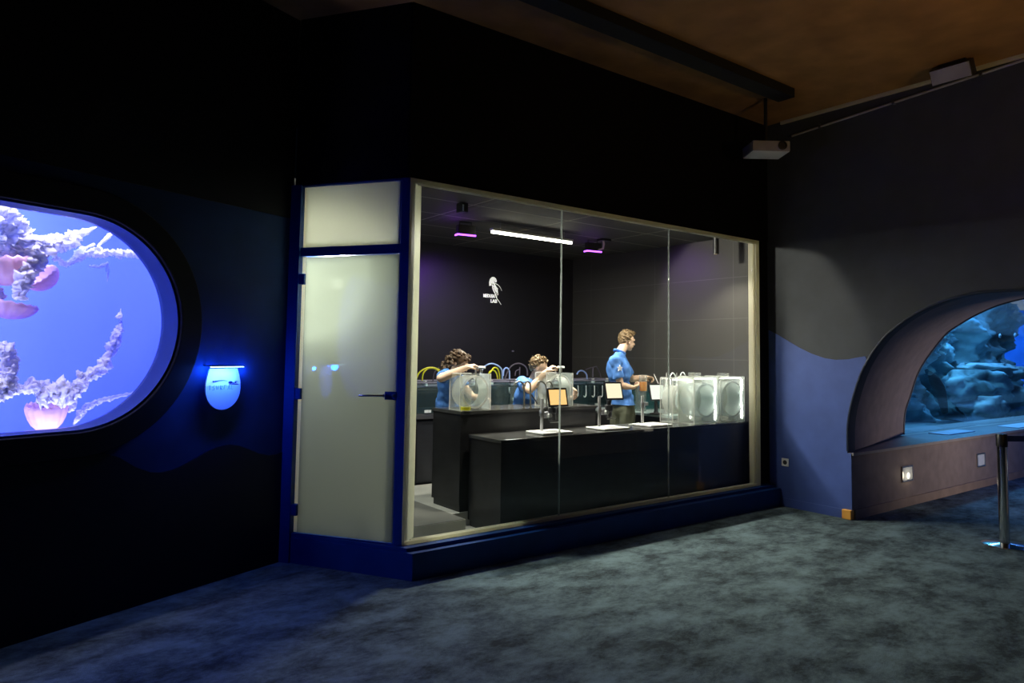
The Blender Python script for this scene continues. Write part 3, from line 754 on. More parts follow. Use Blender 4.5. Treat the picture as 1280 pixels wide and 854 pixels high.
# corner post and window frame (cream) with navy outer face
cp = MB().prism([(2.4645, 4.682), (2.502, 4.628), (2.502, 4.78), (2.48, 4.78)], ZB, ZT, 'z'); struct('trim_11', cp, M['navy'])
w = bpy.data.objects.new('window_1', None); COL.objects.link(w); w['kind'] = 'structure'
f = MB()
f.prism([(2.5025, 4.626), (2.522, 4.626), (2.700, 4.808), (2.680, 4.826)], ZB - .0075, ZT, 'z')
f.box((X1 - .03, YW - .01, ZB - .0075), (X1 + .029, YW + .05, ZT)); f.box((X1 - .055, YW + .012, ZB), (X1 - .031, YW + .075, ZT))
f.box((2.5225, YW - .01, ZT - .035), (X1 - .031, YW + .014, ZT)); f.box((2.5225, YW - .01, ZB - .0075), (X1 - .031, YW + .014, ZB + .018)); f.box((2.60, YW + .0145, ZT - .035), (X1 - .031, YW + .05, ZT)); f.box((2.60, YW + .0145, ZB - .0075), (X1 - .031, YW + .05, ZB + .018))
f.build('window_frame', M['cream'], w)
for a, b in ((2.558, 4.020), (4.032, 5.432), (5.444, X1 - .057)):
    MB().box((a, YW + .018, ZB + .019), (b, YW + .028, ZT - .036)).build('glass_pane', M['glass'], w)
for a in (4.0205, 5.4325):
    MB().box((a, YW + .015, ZB + .019), (a + (.008 if a < 5 else .005), YW + .031, ZT - .036)).build('glass_joint', clear('joint_silicone', (.8, .85, .85), .05, .45 if a < 5 else .25, (.8, .85, .8)), w)

# ------------------------------------------------------------------ lab room
struct('floor_lab', MB().prism([(2.20, 5.53), (2.74, 4.835), (2.74, 4.705), (XLR, 4.705), (XLR, YBACK), (1.95, YBACK), (1.95, 5.6)], .001, ZLF, 'z'), M['labfloor'])
struct('floor_platform', MB().box((2.68, 5.067, ZLF + .001), (3.345, 6.64, ZP)), M['riser'])
struct('floor_platform_top', MB().box((2.68, 5.072, ZP + .0002), (3.345, 6.64, ZP + .004)), M['ptop'])
struct('floor_platform_rear', MB().box((3.346, 5.30, ZLF + .001), (XLR - .002, 6.64, ZP)), M['labfloor'])
struct('wall_lab_back', MB().box((1.9, YBACK, 0), (XLR + .1, YBACK + .1, ZLC)), M['labblack'])
struct('wall_lab_right', MB().box((XLR, YW + .141, 0), (XLR + .1, YBACK, ZLC)), M['labgrey'])
struct('wall_lab_left', MB().box((1.80, 5.62, 0), (1.90, YBACK, ZLC)), M['labblack'])
struct('ceiling_lab', MB().prism([(2.12, 5.56), (2.66, YW + .141), (XLR, YW + .141), (XLR, YBACK), (1.905, YBACK), (1.905, 5.64)], ZLC, ZLC + .05, 'z'), M['labceil'])

# counters
def cabinet(name, lab, x0, x1, y0, y1, z0, z1, top='countertop'):
    t = thing(name, lab, 'counter', ((x0 + x1) / 2, (y0 + y1) / 2, z0))
    hx, hy, h = (x1 - x0) / 2, (y1 - y0) / 2, z1 - z0
    MB().box((-hx + .02, -hy + .02, .0), (hx - .02, hy - .02, .055)).build('plinth', M['black'], t)
    MB().box((-hx + .006, -hy + .006, .056), (hx - .006, hy - .006, h - .031)).build('cabinet_body', M['counter'], t)
    MB().box((-hx, -hy, h - .03), (hx, hy, h)).build('worktop', M[top], t, bevel=.003)
    return t
FC = cabinet('front_counter', 'long low black counter right behind the lab window', 3.50, XLR - .01, 4.79, 5.285, ZLF + .001, .898)
SC = cabinet('rear_counter', 'taller black counter on the step where two people work at round tanks', 3.425, 5.08, 5.305, 5.79, ZP + .001, 1.10)
SB = cabinet('side_bench', 'pale topped bench along the lab side wall behind the microscopes', 6.26, XLR - .005, 5.30, 6.62, ZP + .001, .945, 'ttop')
# back bench
t = thing('back_bench', 'long dark bench carrying the row of tanks along the lab rear wall', 'bench', (0, 0, 0))
MB().box((3.1, 6.72, ZLF + .001), (XLR - .005, 7.6, .90)).build('bench_body', M['bench'], t)
MB().box((3.08, 6.68, .901), (XLR - .004, 7.62, .945)).build('bench_top', M['dark'], t)
for i in range(6):
    x = 3.13 + i * .637
    dd = MB().box((x + .01, 6.70, ZLF + .12), (x + .62, 6.719, .87)).build('cabinet_door', M['bench'], t, bevel=.003)
    MB().tube([(x + .57, 6.70, .52), (x + .57, 6.675, .53), (x + .57, 6.675, .63), (x + .57, 6.70, .64)], .006, 8).build('door_pull', M['steel'], dd)

# ---- tanks on the back bench
def hose(name, lab, pts, r, m_, grp='hoses arching over the rear tanks', n=30):
    mb = MB().tube(spline(pts, n), r, 8); return tag(mb.build(name, M[m_], smooth=True), lab, 'hose', grp)
tk_labels = ['leftmost rear tank with pale fittings, behind the curly haired woman', 'rear tank hidden behind the curly haired woman and her round tank',
             'rear tank between the two round tanks with purple grey lid', 'rear tank behind the seated man', 'rear tank right of the seated man with hanging white siphons',
             'rightmost rear tank beside the standing man']
W = .615
for i in range(6):
    x = 3.14 + i * .635
    t = thing('rear_tank', tk_labels[i], 'aquarium', (x + W / 2, 7.0, .946), 0, 'glass tanks in a row on the rear bench')
    g = MB(); hw, hd, H = W / 2, .26, .335
    for a, b in (((-hw, -hd, .01), (hw, -hd + .01, H)), ((-hw, hd - .01, .01), (hw, hd, H)), ((-hw, -hd + .0101, .01), (-hw + .01, hd - .0101, H)), ((hw - .01, -hd + .0101, .01), (hw, hd - .0101, H))): g.box(a, b)
    g.build('glass_walls', M['tankglass'], t)
    MB().box((-hw, -hd, 0), (hw, hd, .0099)).build('tank_base', M['dark'], t)
    MB().box((-hw + .012, -hd + .012, .012), (hw - .012, hd - .012, H - .07)).build('water', M['water'], t)
    e = MB().ring([(-hw - .004, -hd - .004), (hw + .004, -hd - .004), (hw + .004, hd + .004), (-hw - .004, hd + .004)], [(-hw + .012, -hd + .012), (hw - .012, -hd + .012), (hw - .012, hd - .012), (-hw + .012, hd - .012)], H + .0005, H + .016, lambda u, v, q: (u, v, q))
    e.build('rim', mat('tank_rim_%d' % i, (.30, .28, .36), .4), t)
    MB().box((-hw + .02, -hd + .02, H - .045), (hw - .02, hd - .02, H - .035)).build('lid', mat('tank_lid_%d' % i, (.22, .2, .28), .4), t)
    for sx in (-.14, .12):
        MB().lathe([(.028, 0), (.028, .03), (.018, .032), (.018, .06), (.012, .062)], (sx, -.16, H - .034), 14).build('fitting', M['white'] if i != 1 else M['whose'], t, smooth=True)
    MB().box((-.2, -hd - .012, .015), (-.12, -hd - .001, .045)).build('clip', M['whose'], t)
    MB().box((.05, -hd - .012, .015), (.10, -hd - .001, .045)).build('clip', M['whose'], t)
def A7(px, py, Y=6.84): return at(px, py, Y)
hose('yellow_hose', 'yellow hose arching left of the curly haired woman, outer of the pair', [A7(519, 477), A7(524, 466), A7(533, 460.5), A7(543, 460), A7(552, 464)], .009, 'yhose')
hose('yellow_hose', 'yellow hose arching left of the curly haired woman, inner of the pair', [A7(527.5, 476), A7(529, 467), A7(535, 461), A7(543, 461), A7(551, 466)], .009, 'yhose')
hose('dark_hose', 'thin violet grey hose close behind the curly haired woman', [A7(541, 478), A7(543, 466), A7(549, 459)], .006, 'dhose')
hose('blue_hose', 'large pale blue hose arch right of the first round tank', [A7(601, 470), A7(604, 460), A7(612, 455), A7(620, 456), A7(627, 462), A7(628, 474)], .010, 'bhose')
hose('yellow_hose', 'left low yellow hose arch between the round tanks', [A7(610, 470), A7(613, 464), A7(618, 463.5), A7(621, 468), A7(622, 474)], .008, 'yhose')
hose('yellow_hose', 'right low yellow hose arch between the round tanks', [A7(613, 466), A7(617, 460), A7(622, 461), A7(624, 467), A7(624.5, 474)], .008, 'yhose')
hose('blue_hose', 'small pale blue hose arch left of the seated man', [A7(629, 470), A7(630, 462), A7(633.5, 460), A7(636.5, 464), A7(637, 474)], .009, 'bhose')
hose('dark_hose', 'wide dark hose arch just left of the seated man', [A7(631, 474), A7(636, 462), A7(643, 455.5), A7(651, 455), A7(658, 460), A7(659.5, 470)], .009, 'dhose')
hose('dark_hose', 'thin dark hose inside the wide arch left of the seated man', [A7(644, 470), A7(645, 464), A7(650, 461.5)], .006, 'dhose')
hose('stand_pipe', 'dark upright pipe under the wide hose arch left of the seated man', [A7(649.5, 474), A7(649.6, 466), A7(649.8, 459)], .008, 'dhose', 'upright pipes on the rear tanks')
hose('blue_hose', 'violet blue hose arch right of the second round tank', [A7(721, 468), A7(724, 464), A7(729, 464), A7(733, 468), A7(734, 474)], .010, 'bhose')
hose('dark_hose', 'dark hose leaning up toward the standing man', [A7(732, 462), A7(738, 460), A7(746, 458)], .006, 'dhose')
hose('stand_pipe', 'dark upright pipe left of the standing man', [A7(741, 474), A7(741, 466), A7(741, 459)], .010, 'dhose', 'upright pipes on the rear tanks')
hose('dark_hose', 'dark hose slanting down left of the standing man', [A7(746, 459), A7(749, 465), A7(751, 472)], .008, 'dhose')
SY = 6.70
for i, px in enumerate((722.5, 732.5, 743, 753)):
    lab = ['first', 'second', 'third', 'fourth'][i] + ' white siphon from the seated man, hanging on the rear tanks'
    hose('siphon', lab, [at(px, 482, SY), at(px + .2, 488, SY), at(px, 494, SY), at(px - 1.5, 496.5, SY), at(px - 3, 495, SY)], .006, 'whose', 'white siphons hanging on the rear tanks', 14)
hose('siphon', 'single white siphon on the rear tank left of the seated man', [at(636.5, 484, SY), at(636.8, 489, SY), at(637.5, 492, SY)], .008, 'whose', 'white siphons hanging on the rear tanks', 8)

# ---- round (kreisel) tanks
def kreisel(lab, loc, w, h, dp, drum_m='milky', n=48, led=False):
    t = thing('round_tank', lab, 'aquarium', loc, 0, 'clear box tanks with a round drum')
    hw = w / 2; r = min(w, h) / 2 - .012; cz = h / 2
    MB().box((-hw, -dp / 2, .006), (hw, -dp / 2 + .005, h)).build('front_panel', M['clearface'], t)
    MB().box((-hw, dp / 2 - .005, .006), (hw, dp / 2, h)).build('back_panel', M['litback' if drum_m == 'milkyblue' else 'acrylic'], t)
    MB().box((-hw, -dp / 2, 0), (hw, dp / 2, .0055)).build('tank_base', M['milky'], t)
    for sx in (-1, 1):
        a, b = sorted((sx * hw, sx * (hw - .005)))
        MB().box((a, -dp / 2 + .0055, .006), (b, dp / 2 - .0055, h)).build('side_panel', M['milkyblue' if sx > 0 else 'acrylic'], t)
        for sy in (-1, 1):
            MB().box((sx * (hw + .0045) - .004, sy * (dp / 2 + .002) - .003, 0.0), (sx * (hw + .0045) + .004, sy * (dp / 2 + .002) + .003, h)).build('edge_strip', M['milky'], t)
    if led:
        MB().box((-hw + .03, -dp / 2 + .02, h - .022), (hw - .03, -dp / 2 + .032, h - .012)).build('led_strip', M['led'], t)
        MB().box((hw - .018, -dp / 2 + .02, .03), (hw - .008, -dp / 2 + .03, h - .03)).build('led_strip', M['led'], t)
    P = lambda q: [(q * cos(2 * pi * i / n), cz + q * sin(2 * pi * i / n)) for i in range(n)]
    MB().ring(P(r), P(r - .006), -dp / 2 + .006, dp / 2 - .006, lambda u, v, q: (u, q, v)).build('drum', M[drum_m], t, smooth=True)
    MB().ring(P(r - .001), P(r - .020), -dp / 2 - .004, -dp / 2 - .0005, lambda u, v, q: (u, q, v)).build('front_ring', M[drum_m], t, smooth=True)
    MB().prism([(x * .99, cz + (z - cz) * .99) for x, z in P(r - .008) if z < h * .86], -dp / 2 + .012, dp / 2 - .012).build('water', M['water'], t)
    MB().box((-hw, -dp / 2, h + .0005), (-hw + w * .36, dp / 2, h + .010)).build('lid', M['milky'], t)
    return t
KY = 5.47
def kr(px0, px1, py0, py1, lab, yfront, z, dp, **k):
    a = at(px0, py1, yfront); b = at(px1, py1, yfront); tp = at((px0 + px1) / 2, py0, yfront)
    return kreisel(lab, ((a.x + b.x) / 2, yfront + dp / 2, z), b.x - a.x, tp.z - z, dp, **k), (a.x + b.x) / 2, tp.z
k1, k1x, k1z = kr(575, 612, 467.5, 511, 'round drum tank in front of the curly haired woman', 5.385, 1.101, .17)
k2, k2x, k2z = kr(683, 715, 466.5, 508, 'round drum tank in front of the seated man', 5.385, 1.101, .17)
for kx, kz, nm in ((k1x + .10, k1z, 'first'), (k2x + .06, k2z, 'second')):
    t = thing('valve', 'white valve knob on the %s of the round tanks being worked on' % ('first' if nm == 'first' else 'second'), 'valve', (kx, 5.44, kz + .011), 0, 'white valve knobs on the round tanks')
    MB().lathe([(.014, 0), (.014, .03), (.01, .032)], (0, 0, 0), 16).build('stem', M['white'], t, smooth=True)
    MB().lathe([(.01, .033), (.038, .034), (.042, .045), (.034, .058), (.01, .060)], (0, 0, 0), 20).build('knob', M['white'], t, smooth=True)
bx = at(588, 512, 5.335)
kr(841, 866, 473, 524, 'yellowish round tank, first of three from the microscopes', 5.09, .899, .17, drum_m='milky', led=True)
kr(868, 897, 471.5, 526, 'round tank with pale blue drum, middle of the three by the side wall', 4.86, .899, .215, drum_m='milkyblue', led=True)
kr(901, 930, 471, 524.5, 'round tank nearest the side wall of the lab', 4.86, .899, .215, drum_m='milkyblue', led=True)
for px, lab in ((866, 'small clear lid box on top of the middle round tank'), (902, 'small clear lid box on top of the round tank nearest the side wall')):
    c = at(px, 471, 5.0); t = thing('lid_box', lab, 'box', (c.x + .03, 5.0, 1.372 if px < 880 else 1.365), 0, 'small lid boxes on the large round tanks')
    MB().ring([(-.05, -.05), (.05, -.05), (.05, .05), (-.05, .05)], [(-.045, -.045), (.045, -.045), (.045, .045), (-.045, .045)], 0.012, .07, lambda u, v, q: (u, v, q)).build('box_walls', M['acrylic'], t)
    MB().box((-.05, -.05, .006), (.05, .05, .0115)).build('box_floor', M['milky'], t)

# jars and tubs on the side bench and counter end
def jar(lab, px, pyb, pyt, Y, r, z, m_='acrylic', fill=None, cat='beaker', grp='clear jars by the standing man', name='beaker'):
    c = at(px, pyb, Y); zt = at(px, pyt, Y).z; h = zt - z
    t = thing(name, lab, cat, (c.x, Y, z), 0, grp)
    MB().lathe([(r * .92, 0.004), (r, h), (r + .003, h), (r - .002, h - .002), (r * .92 - .003, .006)], (0, 0, 0), 24, caps=False).build('glass_wall', M[m_], t, smooth=True)
    MB().lathe([(r * .92, 0), (r * .92, .0035)], (0, 0, 0), 24).build('glass_base', M['milky'], t)
    if fill: MB().lathe([(r * .88, .007), (r * .92, h * fill[1])], (0, 0, 0), 24).build('liquid', M[fill[0]], t, smooth=True)
    return t
jar('clear beaker holding a little yellow liquid before the first round tank', 582, 513, 485, 5.335, .052, 1.101, fill=('yellowwater', .17), grp=None)
jar('clear jar left of the white lit tablet on the side bench', 801, 505, 477, 5.95, .07, .946, fill=('water', .7))
jar('clear jar close behind the white lit tablet', 838, 512, 476, 5.75, .075, .946, fill=('water', .6))
jar('clear jar right behind the second window joint', 849, 514, 478, 5.60, .05, .946, fill=('water', .6))
t = thing('glass_tub', 'teal glass tub on the side bench behind the orange beaker', 'aquarium', (6.70, 6.25, .946))
MB().ring([(-.22, -.2), (.22, -.2), (.22, .2), (-.22, .2)], [(-.212, -.192), (.212, -.192), (.212, .192), (-.212, .192)], .01, .30, lambda u, v, q: (u, v, q)).build('glass_walls', M['tankglass'], t)
MB().box((-.22, -.2, 0), (.22, .2, .0095)).build('tank_base', M['milkyblue'], t)
MB().box((-.21, -.19, .011), (.21, .19, .22)).build('water', clear('teal_water', (.6, .9, .9), .02, .2, (.35, .7, .7)), t)
for px, Y, lab, top in ((833, 5.5, 'white bottle with thin nozzle left of the second window joint', 466), (846, 5.45, 'white bottle with thin nozzle right of the second window joint', 466)):
    c = at(px, 505, Y); t = thing('bottle', lab, 'bottle', (c.x, Y, .946), 0, 'white nozzle bottles on the side bench')
    zt = at(px, top, Y).z - .946
    MB().lathe([(.026, 0), (.028, .01), (.028, zt * .62), (.012, zt * .72), (.010, zt * .76)], (0, 0, 0), 16).build('bottle_body', M['whose'], t, smooth=True)
    MB().lathe([(.011, zt * .765), (.011, zt * .82), (.004, zt * .84), (.003, zt)], (0, 0, 0), 12).build('nozzle', M['white'], t, smooth=True)
hose('air_hose', 'white hose loop just right of the second window joint', [at(838, 478, 5.3), at(838, 470, 5.3), at(841, 466.5, 5.3), at(844, 470, 5.3), at(846, 478, 5.3)], .007, 'whose', 'white hose loops by the large round tanks')
hose('air_hose', 'white hose loop beside the yellowish round tank', [at(851, 474, 5.2), at(851, 468, 5.2), at(854, 465.5, 5.2), at(857, 470, 5.2), at(858, 474, 5.2)], .006, 'whose', 'white hose loops by the large round tanks')

# ---- gooseneck lamps / hoops on the rear counter
def hoop(lab, pts, r, m_='khose'):
    P = [at(x, y, 5.33) for x, y in pts]; P[-1].z = 1.108
    t = thing('gooseneck', lab, 'gooseneck', (P[-1].x, 5.33, 1.101), 0, 'curved gooseneck tubes on the rear counter')
    o = V((P[-1].x, 5.33, 1.101))
    MB().tube(spline([p - o for p in P], 30), r, 8).build('bent_tube', M[m_], t, smooth=True)
    MB().lathe([(.016, 0), (.016, .006), (.010, .008)], (0, 0, 0), 14).build('foot', M['dark'], t)
hoop('curved gooseneck tube furthest left in front of the seated man', [(642.5, 482), (645, 478.5), (649, 477), (653, 479), (655, 484), (655.2, 495), (655.2, 508)], .0085)
hoop('curved gooseneck tube second from left before the seated man', [(656, 483), (657.5, 478), (660, 477), (662.5, 480), (663, 486), (663, 496), (663, 508)], .0085)
hoop('curved gooseneck tube third from left before the seated man', [(671, 482), (673.5, 477.5), (677, 477), (681, 480), (683, 487), (683.2, 508)], .0075)
hoop('curved gooseneck tube nearest the second round tank', [(682, 480), (685, 477), (688, 478), (690.5, 482), (691, 488), (691, 508)], .0075)
t = thing('cable', 'dark cable drooping between the gooseneck tubes', 'cable'); t.location = (0, 0, 0)
MB().tube(spline([at(663, 492, 5.36), at(668, 499, 5.36), at(672, 505, 5.36)], 12), .007, 8).build('cable_run', M['black'], t, smooth=True)

# ---- microscopes with tablets
ZF = .899
def tablet(parent, quad, Y, scr, zbase=None):
    a, b, c_, d_ = [at(x, y, Y) for x, y in quad]
    cx = (a + b + c_ + d_) / 4; wx = ((b - a).length + (c_ - d_).length) / 2; hz = ((a - d_).length + (b - c_).length) / 2
    ux = ((b - a) + (c_ - d_)).normalized(); uz = ((a - d_) + (b - c_)); uz = (uz - ux * uz.dot(ux)).normalized()
    uz = (uz + V((0, .22, 0))).normalized(); uy = uz.cross(ux).normalized(); ux = uy.cross(uz)
    R = Matrix((ux, uy, uz)).transposed().to_4x4(); T = Matrix.Translation(cx) @ R
    w_, h_ = wx / 2, hz / 2
    w_ += .009; h_ += .008; tb = MB().box((-w_, -.004, -h_), (w_, .006, h_)).build('tablet', M['black'], parent, bevel=.003, xf=parent.matrix_world.inverted() @ T, label='small tablet screen')
    MB().box((-w_ + .019, -.0052, -h_ + .017), (w_ - .019, -.0042, h_ - .017)).build('screen', M[scr], tb, xf=parent.matrix_world.inverted() @ T)
    return cx
def scope(lab, col, base, Y, quad, scr, knob=True):
    """col: pixel column x with top and foot, base: pixel left/right ends of the plate"""
    fx = at(col[0], col[2], 5.07); yb = Y
    x0 = at(base[0], base[2], 5.13).x; x1 = at(base[1], base[2], 4.87).x
    c = V((fx.x, fx.y, ZF)); yb = fx.y
    t = thing('stereo_microscope', lab, 'microscope', c, 0, 'screen microscopes on white plates')
    bpy.context.view_layer.update()
    y0, y1 = 4.87 - yb, 5.13 - yb
    MB().box((x0 - c.x, y0, 0.001), (x1 - c.x, y1, .018)).build('base_plate', M['plate'], t, bevel=.005)
    zt = at(col[0], col[1], yb).z - ZF
    MB().cyl((0, 0, .0185), (0, 0, zt), .0145).build('column', M['alu'], t, smooth=True)
    MB().lathe([(.024, .0), (.024, .05), (.02, .055)], (0, 0, zt * .48), 18).build('collar', M['steel'], t, smooth=True)
    MB().box((.012, -.028, zt * .42), (.10, .022, zt * .60)).build('focus_block', M['grime'], t, bevel=.006)
    for sy in (-1, 1): MB().cyl((.055, sy * .029, zt * .50), (.055, sy * .06, zt * .50), .020).build('focus_knob', M['alu'], t, smooth=True)
    MB().lathe([(.030, 0), (.034, .02), (.034, .07), (.040, .075), (.040, .12), (.022, .125), (.022, .17)], (.10, -.03, zt * .33), 20).build('objective', M['dark'], t, smooth=True)
    MB().cyl((.10, -.03, zt * .33 + .171), (.10, -.03, zt * .33 + .215), .02).build('camera_tube', M['black'], t)
    MB().box((.07, -.045, zt * .28), (.185, -.035, zt * .30)).build('stage_arm', M['alu'], t, bevel=.002)
    cx = tablet(t, quad, yb - .07, scr)
    L_ = cx - c
    MB().tube([(.10, -.03, zt * .33 + .17), (.11, -.04, zt * .8), (L_.x, L_.y + .02, L_.z - .02)], .010, 8).build('screen_arm', M['black'], t, smooth=True)
    return t, c, zt
s1, c1, z1 = scope('stereo microscope with orange glowing screen, furthest left on the counter', (677, 498, 535.5), (657, 717, 538), 4.98, ((684.5, 486.5), (707, 486), (709.5, 507), (686.5, 507.6)), 'orangescr')
s2, c2, z2 = scope('stereo microscope with cream screen in front of the standing man', (749, 495.5, 531), (732, 788, 534), 4.98, ((755.3, 479), (775.7, 478.4), (778.7, 498.8), (758.3, 498.8)), 'creamscr')
# third stand: column on a plate, its tablet stands on the side bench
fx = at(803, 527, 5.09)
t = thing('microscope_stand', 'slim white column on a white plate right of the standing man', 'microscope', (fx.x, fx.y, ZF), 0, 'screen microscopes on white plates')
x0 = at(790, 529, 5.13).x; x1 = at(841, 529, 4.87).x
MB().box((x0 - fx.x, 4.87 - fx.y, .001), (x1 - fx.x, 5.13 - fx.y, .018)).build('base_plate', M['plate'], t, bevel=.005)
zt = at(803, 495, fx.y).z - ZF
MB().cyl((0, 0, .0185), (0, 0, zt), .0145).build('column', M['alu'], t, smooth=True)
MB().lathe([(.022, .0), (.022, .045), (.018, .05)], (0, 0, zt * .62), 18).build('collar', M['steel'], t, smooth=True)
MB().box((.012, -.02, zt * .66), (.07, .016, zt * .78)).build('focus_block', M['grime'], t, bevel=.004)
c = at(820, 516, 5.55); t = thing('tablet_stand', 'tablet with white lit screen on a black stand right of the orange beaker', 'tablet', (c.x, 5.55, .946))
bpy.context.view_layer.update()
cx = tablet(t, ((811, 481), (829, 480.5), (832, 500), (814, 500)), 5.53, 'whitescr')
MB().lathe([(.075, 0), (.072, .012), (.03, .02), (.022, .04), (.022, .12)], (0, 0, 0), 24).build('stand_base', M['black'], t, smooth=True)
L_ = cx - V((c.x, 5.55, .946)); MB().tube([(0, 0, .10), (L_.x * .6, L_.y + .03, L_.z * .7), (L_.x, L_.y + .022, L_.z)], .018, 10).build('stand_arm', M['black'], t, smooth=True)
MB().tube(spline([V((at(786, 524, 5.16).x, 5.16, .904)), V((at(793, 522, 5.2).x, 5.2, .904)), V((at(799, 520, 5.25).x, 5.25, .904))], 12), .004, 6).build('cable_end', M['whose'], thing('power_cable', 'thin pale cable lying behind the white column', 'cable'))

# ------------------------------------------------------------------ people
def frame(f, up=(0, 0, 1)):
    f = V(f).normalized(); u = V(up); r = f.cross(u).normalized(); u = r.cross(f).normalized()
    return f, r, u
def head(mb, c, f, up, s=1.0):
    f, r, u = frame(f, up); R = Matrix((r, f, u)).transposed()
    P = lambda x, y, z: V(c) + (r * x + f * y + u * z) * s
    mb.ball(P(0, -.008, .028), (.076 * s, .092 * s, .085 * s), 20, R)      # skull
    mb.ball(P(0, .022, -.03), (.058 * s, .066 * s, .075 * s), 16, R)       # face
    mb.ball(P(0, .050, -.083), (.030 * s, .028 * s, .024 * s), 12, R)      # chin
    mb.caps([P(0, .085, .012), P(0, .104, -.022)], [.009 * s, .014 * s], 8)  # nose
    mb.caps([P(-.018, .088, -.052), P(.018, .088, -.052)], [.007 * s, .007 * s], 8)  # lips
    mb.caps([P(-.03, .082, .028), P(.03, .082, .028)], [.012 * s, .012 * s], 8)      # brow
    for e in (-1, 1): mb.ball(P(e * .078, -.008, -.012), (.009 * s, .020 * s, .030 * s), 10, R)
    return P, R
def hand(mb, w, d, pn, curl=.8, s=1.0, side=1):
    """wrist w, pointing d, palm normal pn; five separate fingers curled towards the palm side"""
    d = V(d).normalized(); pn = V(pn); pn = (pn - d * pn.dot(d)).normalized(); sd = d.cross(pn) * side
    R = Matrix((sd, d, pn)).transposed()
    w = V(w); mb.ball(w + d * .045 * s, (.040 * s, .050 * s, .016 * s), 12, R)
    mb.caps([w, w + d * .03 * s], [.024 * s, .024 * s], 10)
    for k, (off, L) in enumerate(((-.030, .068), (-.010, .078), (.010, .073), (.029, .058))):
        p = w + d * .085 * s + sd * off * s; a = 0; pts = [p - d * .02 * s, p]
        for seg in (.42, .32, .26):
            a += curl; p = p + (d * cos(a) + pn * sin(a)) * L * seg * s * 1.05; pts.append(p)
        mb.caps(pts, [.009 * s, .0092 * s, .0085 * s, .0078 * s, .007 * s], 8)
    p = w + d * .025 * s - sd * .032 * s
    mb.caps([p, p - sd * .020 * s + d * .026 * s + pn * .015 * s, p - sd * .012 * s + d * .052 * s + pn * .034 * s], [.0125 * s, .0105 * s, .009 * s], 8)
def person(name, label, J, f, hf, hup, sh=1.0, hair='hairf', trouser='trousers', longhair=False, collar=False, seated=False, badge=False, hsc=1.0):
    """J holds the joints in world space; f body facing, hf head facing"""
    g = V(J['pelvis']); g = V((g.x, g.y, ZP if not seated else ZP))
    t = thing('person', label, 'person', g)
    o = g
    B = MB(); Fv, Rv, Uv = frame(f)
    pel, che, nek, hd = (V(J[k]) for k in ('pelvis', 'chest', 'neck', 'head'))
    ax = (che - pel).normalized(); RB = Matrix((Rv, (ax.cross(Rv)).normalized() * -1, ax)).transposed() if True else None
    def torso(mb, e):
        mb.ball(pel, (.155 + e, .105 + e, .12 + e), 18, RB)
        mb.ball(pel.lerp(che, .45), (.135 + e, .10 + e, .17 + e), 18, RB)
        mb.ball(che, (.165 + e, .11 + e, .17 + e), 18, RB)
        mb.caps([V(J['shR']), che.lerp(nek, .45), V(J['shL'])], [.052 + e, .075 + e, .052 + e], 12)
    torso(B, 0)
    B.caps([che.lerp(nek, .5), nek, hd.lerp(nek, .35)], [.07, .056, .052], 12)
    P, R = head(B, hd, hf, hup, hsc)
    for S_ in 'RL':
        s_, e_, w_ = (V(J[k + S_]) for k in ('sh', 'el', 'wr'))
        B.caps([s_, s_.lerp(e_, .5), e_, e_.lerp(w_, .35), w_], [.050, .045, .038, .040, .025], 12)
        hand(B, w_, J['hd' + S_], J['pn' + S_], J.get('curl' + S_, .7), .95, 1 if S_ == 'R' else -1)
        h_, k_, a_, to = (V(J[k + S_]) for k in ('hip', 'kn', 'an', 'to'))
        B.caps([h_, h_.lerp(k_, .5), k_, k_.lerp(a_, .35), a_], [.088, .075, .056, .055, .038], 12)
        B.caps([a_, to], [.036, .028], 10)
    xf = Matrix.Translation(-o)
    remesh(B, .0065, 2).build('body', M['skin'], t, smooth='s', xf=xf)
    Sm = MB(); torso(Sm, .014)
    for S_ in 'RL':
        s_, e_ = V(J['sh' + S_]), V(J['el' + S_]); q = s_.lerp(e_, J.get('sleeve', .62))
        Sm.caps([s_, s_.lerp(e_, .35)], [.064, .062], 12); Sm.tube([s_.lerp(e_, .3), q], [.062, .064], 14)
    hem = pel - ax * .06; Sm.tube([pel.lerp(che, .3), hem - ax * .06], [.13, .135], 18)
    Sm.caps([V(J['shR']).lerp(nek, .15), nek - V((0, 0, .035)), V(J['shL']).lerp(nek, .15)], [.05, .062, .05], 12)
    shirt = remesh(Sm, .009, 3); hz = J.get('hem', pel.z - .10)
    for v in shirt.bm.verts:
        w_ = v.co; v.co = w_ + v.normal * .010 * noise.noise(w_ * 16); v.co.z = max(v.co.z, hz)
    shirt.build('shirt', M['shirt'], t, smooth='s', xf=xf)
    if collar:
        c_ = MB(); cc = nek + V((0, 0, .004)) - Fv * .006; n_ = 20; ring = [cc + (Rv * cos(2 * pi * i / n_) + Fv * sin(2 * pi * i / n_)) * .060 + V((0, 0, -.026 * sin(2 * pi * i / n_))) for i in range(n_)]
        c_.tube(ring, .015, 8, closed=True); c_.build('collar', M['shirt'], t, smooth=True, xf=xf)
    if badge:
        s_, e_ = V(J['shR']), V(J['elR']); c0 = s_.lerp(e_, .30) + Rv * .072
        T = Matrix.Translation(c0) @ Matrix((Fv, Rv, V((0, 0, 1)))).transposed().to_4x4(); star = []
        for i in range(10): a = pi / 2 + pi * i / 5; rr = .038 if i % 2 == 0 else .018; star.append((rr * cos(a), rr * sin(a)))
        MB().prism(star, -.006, .006).build('sleeve_patch', M['white'], t, xf=xf @ T)
    Tm = MB(); Tm.ball(pel - ax * .03, (.168, .122, .13), 16, RB)
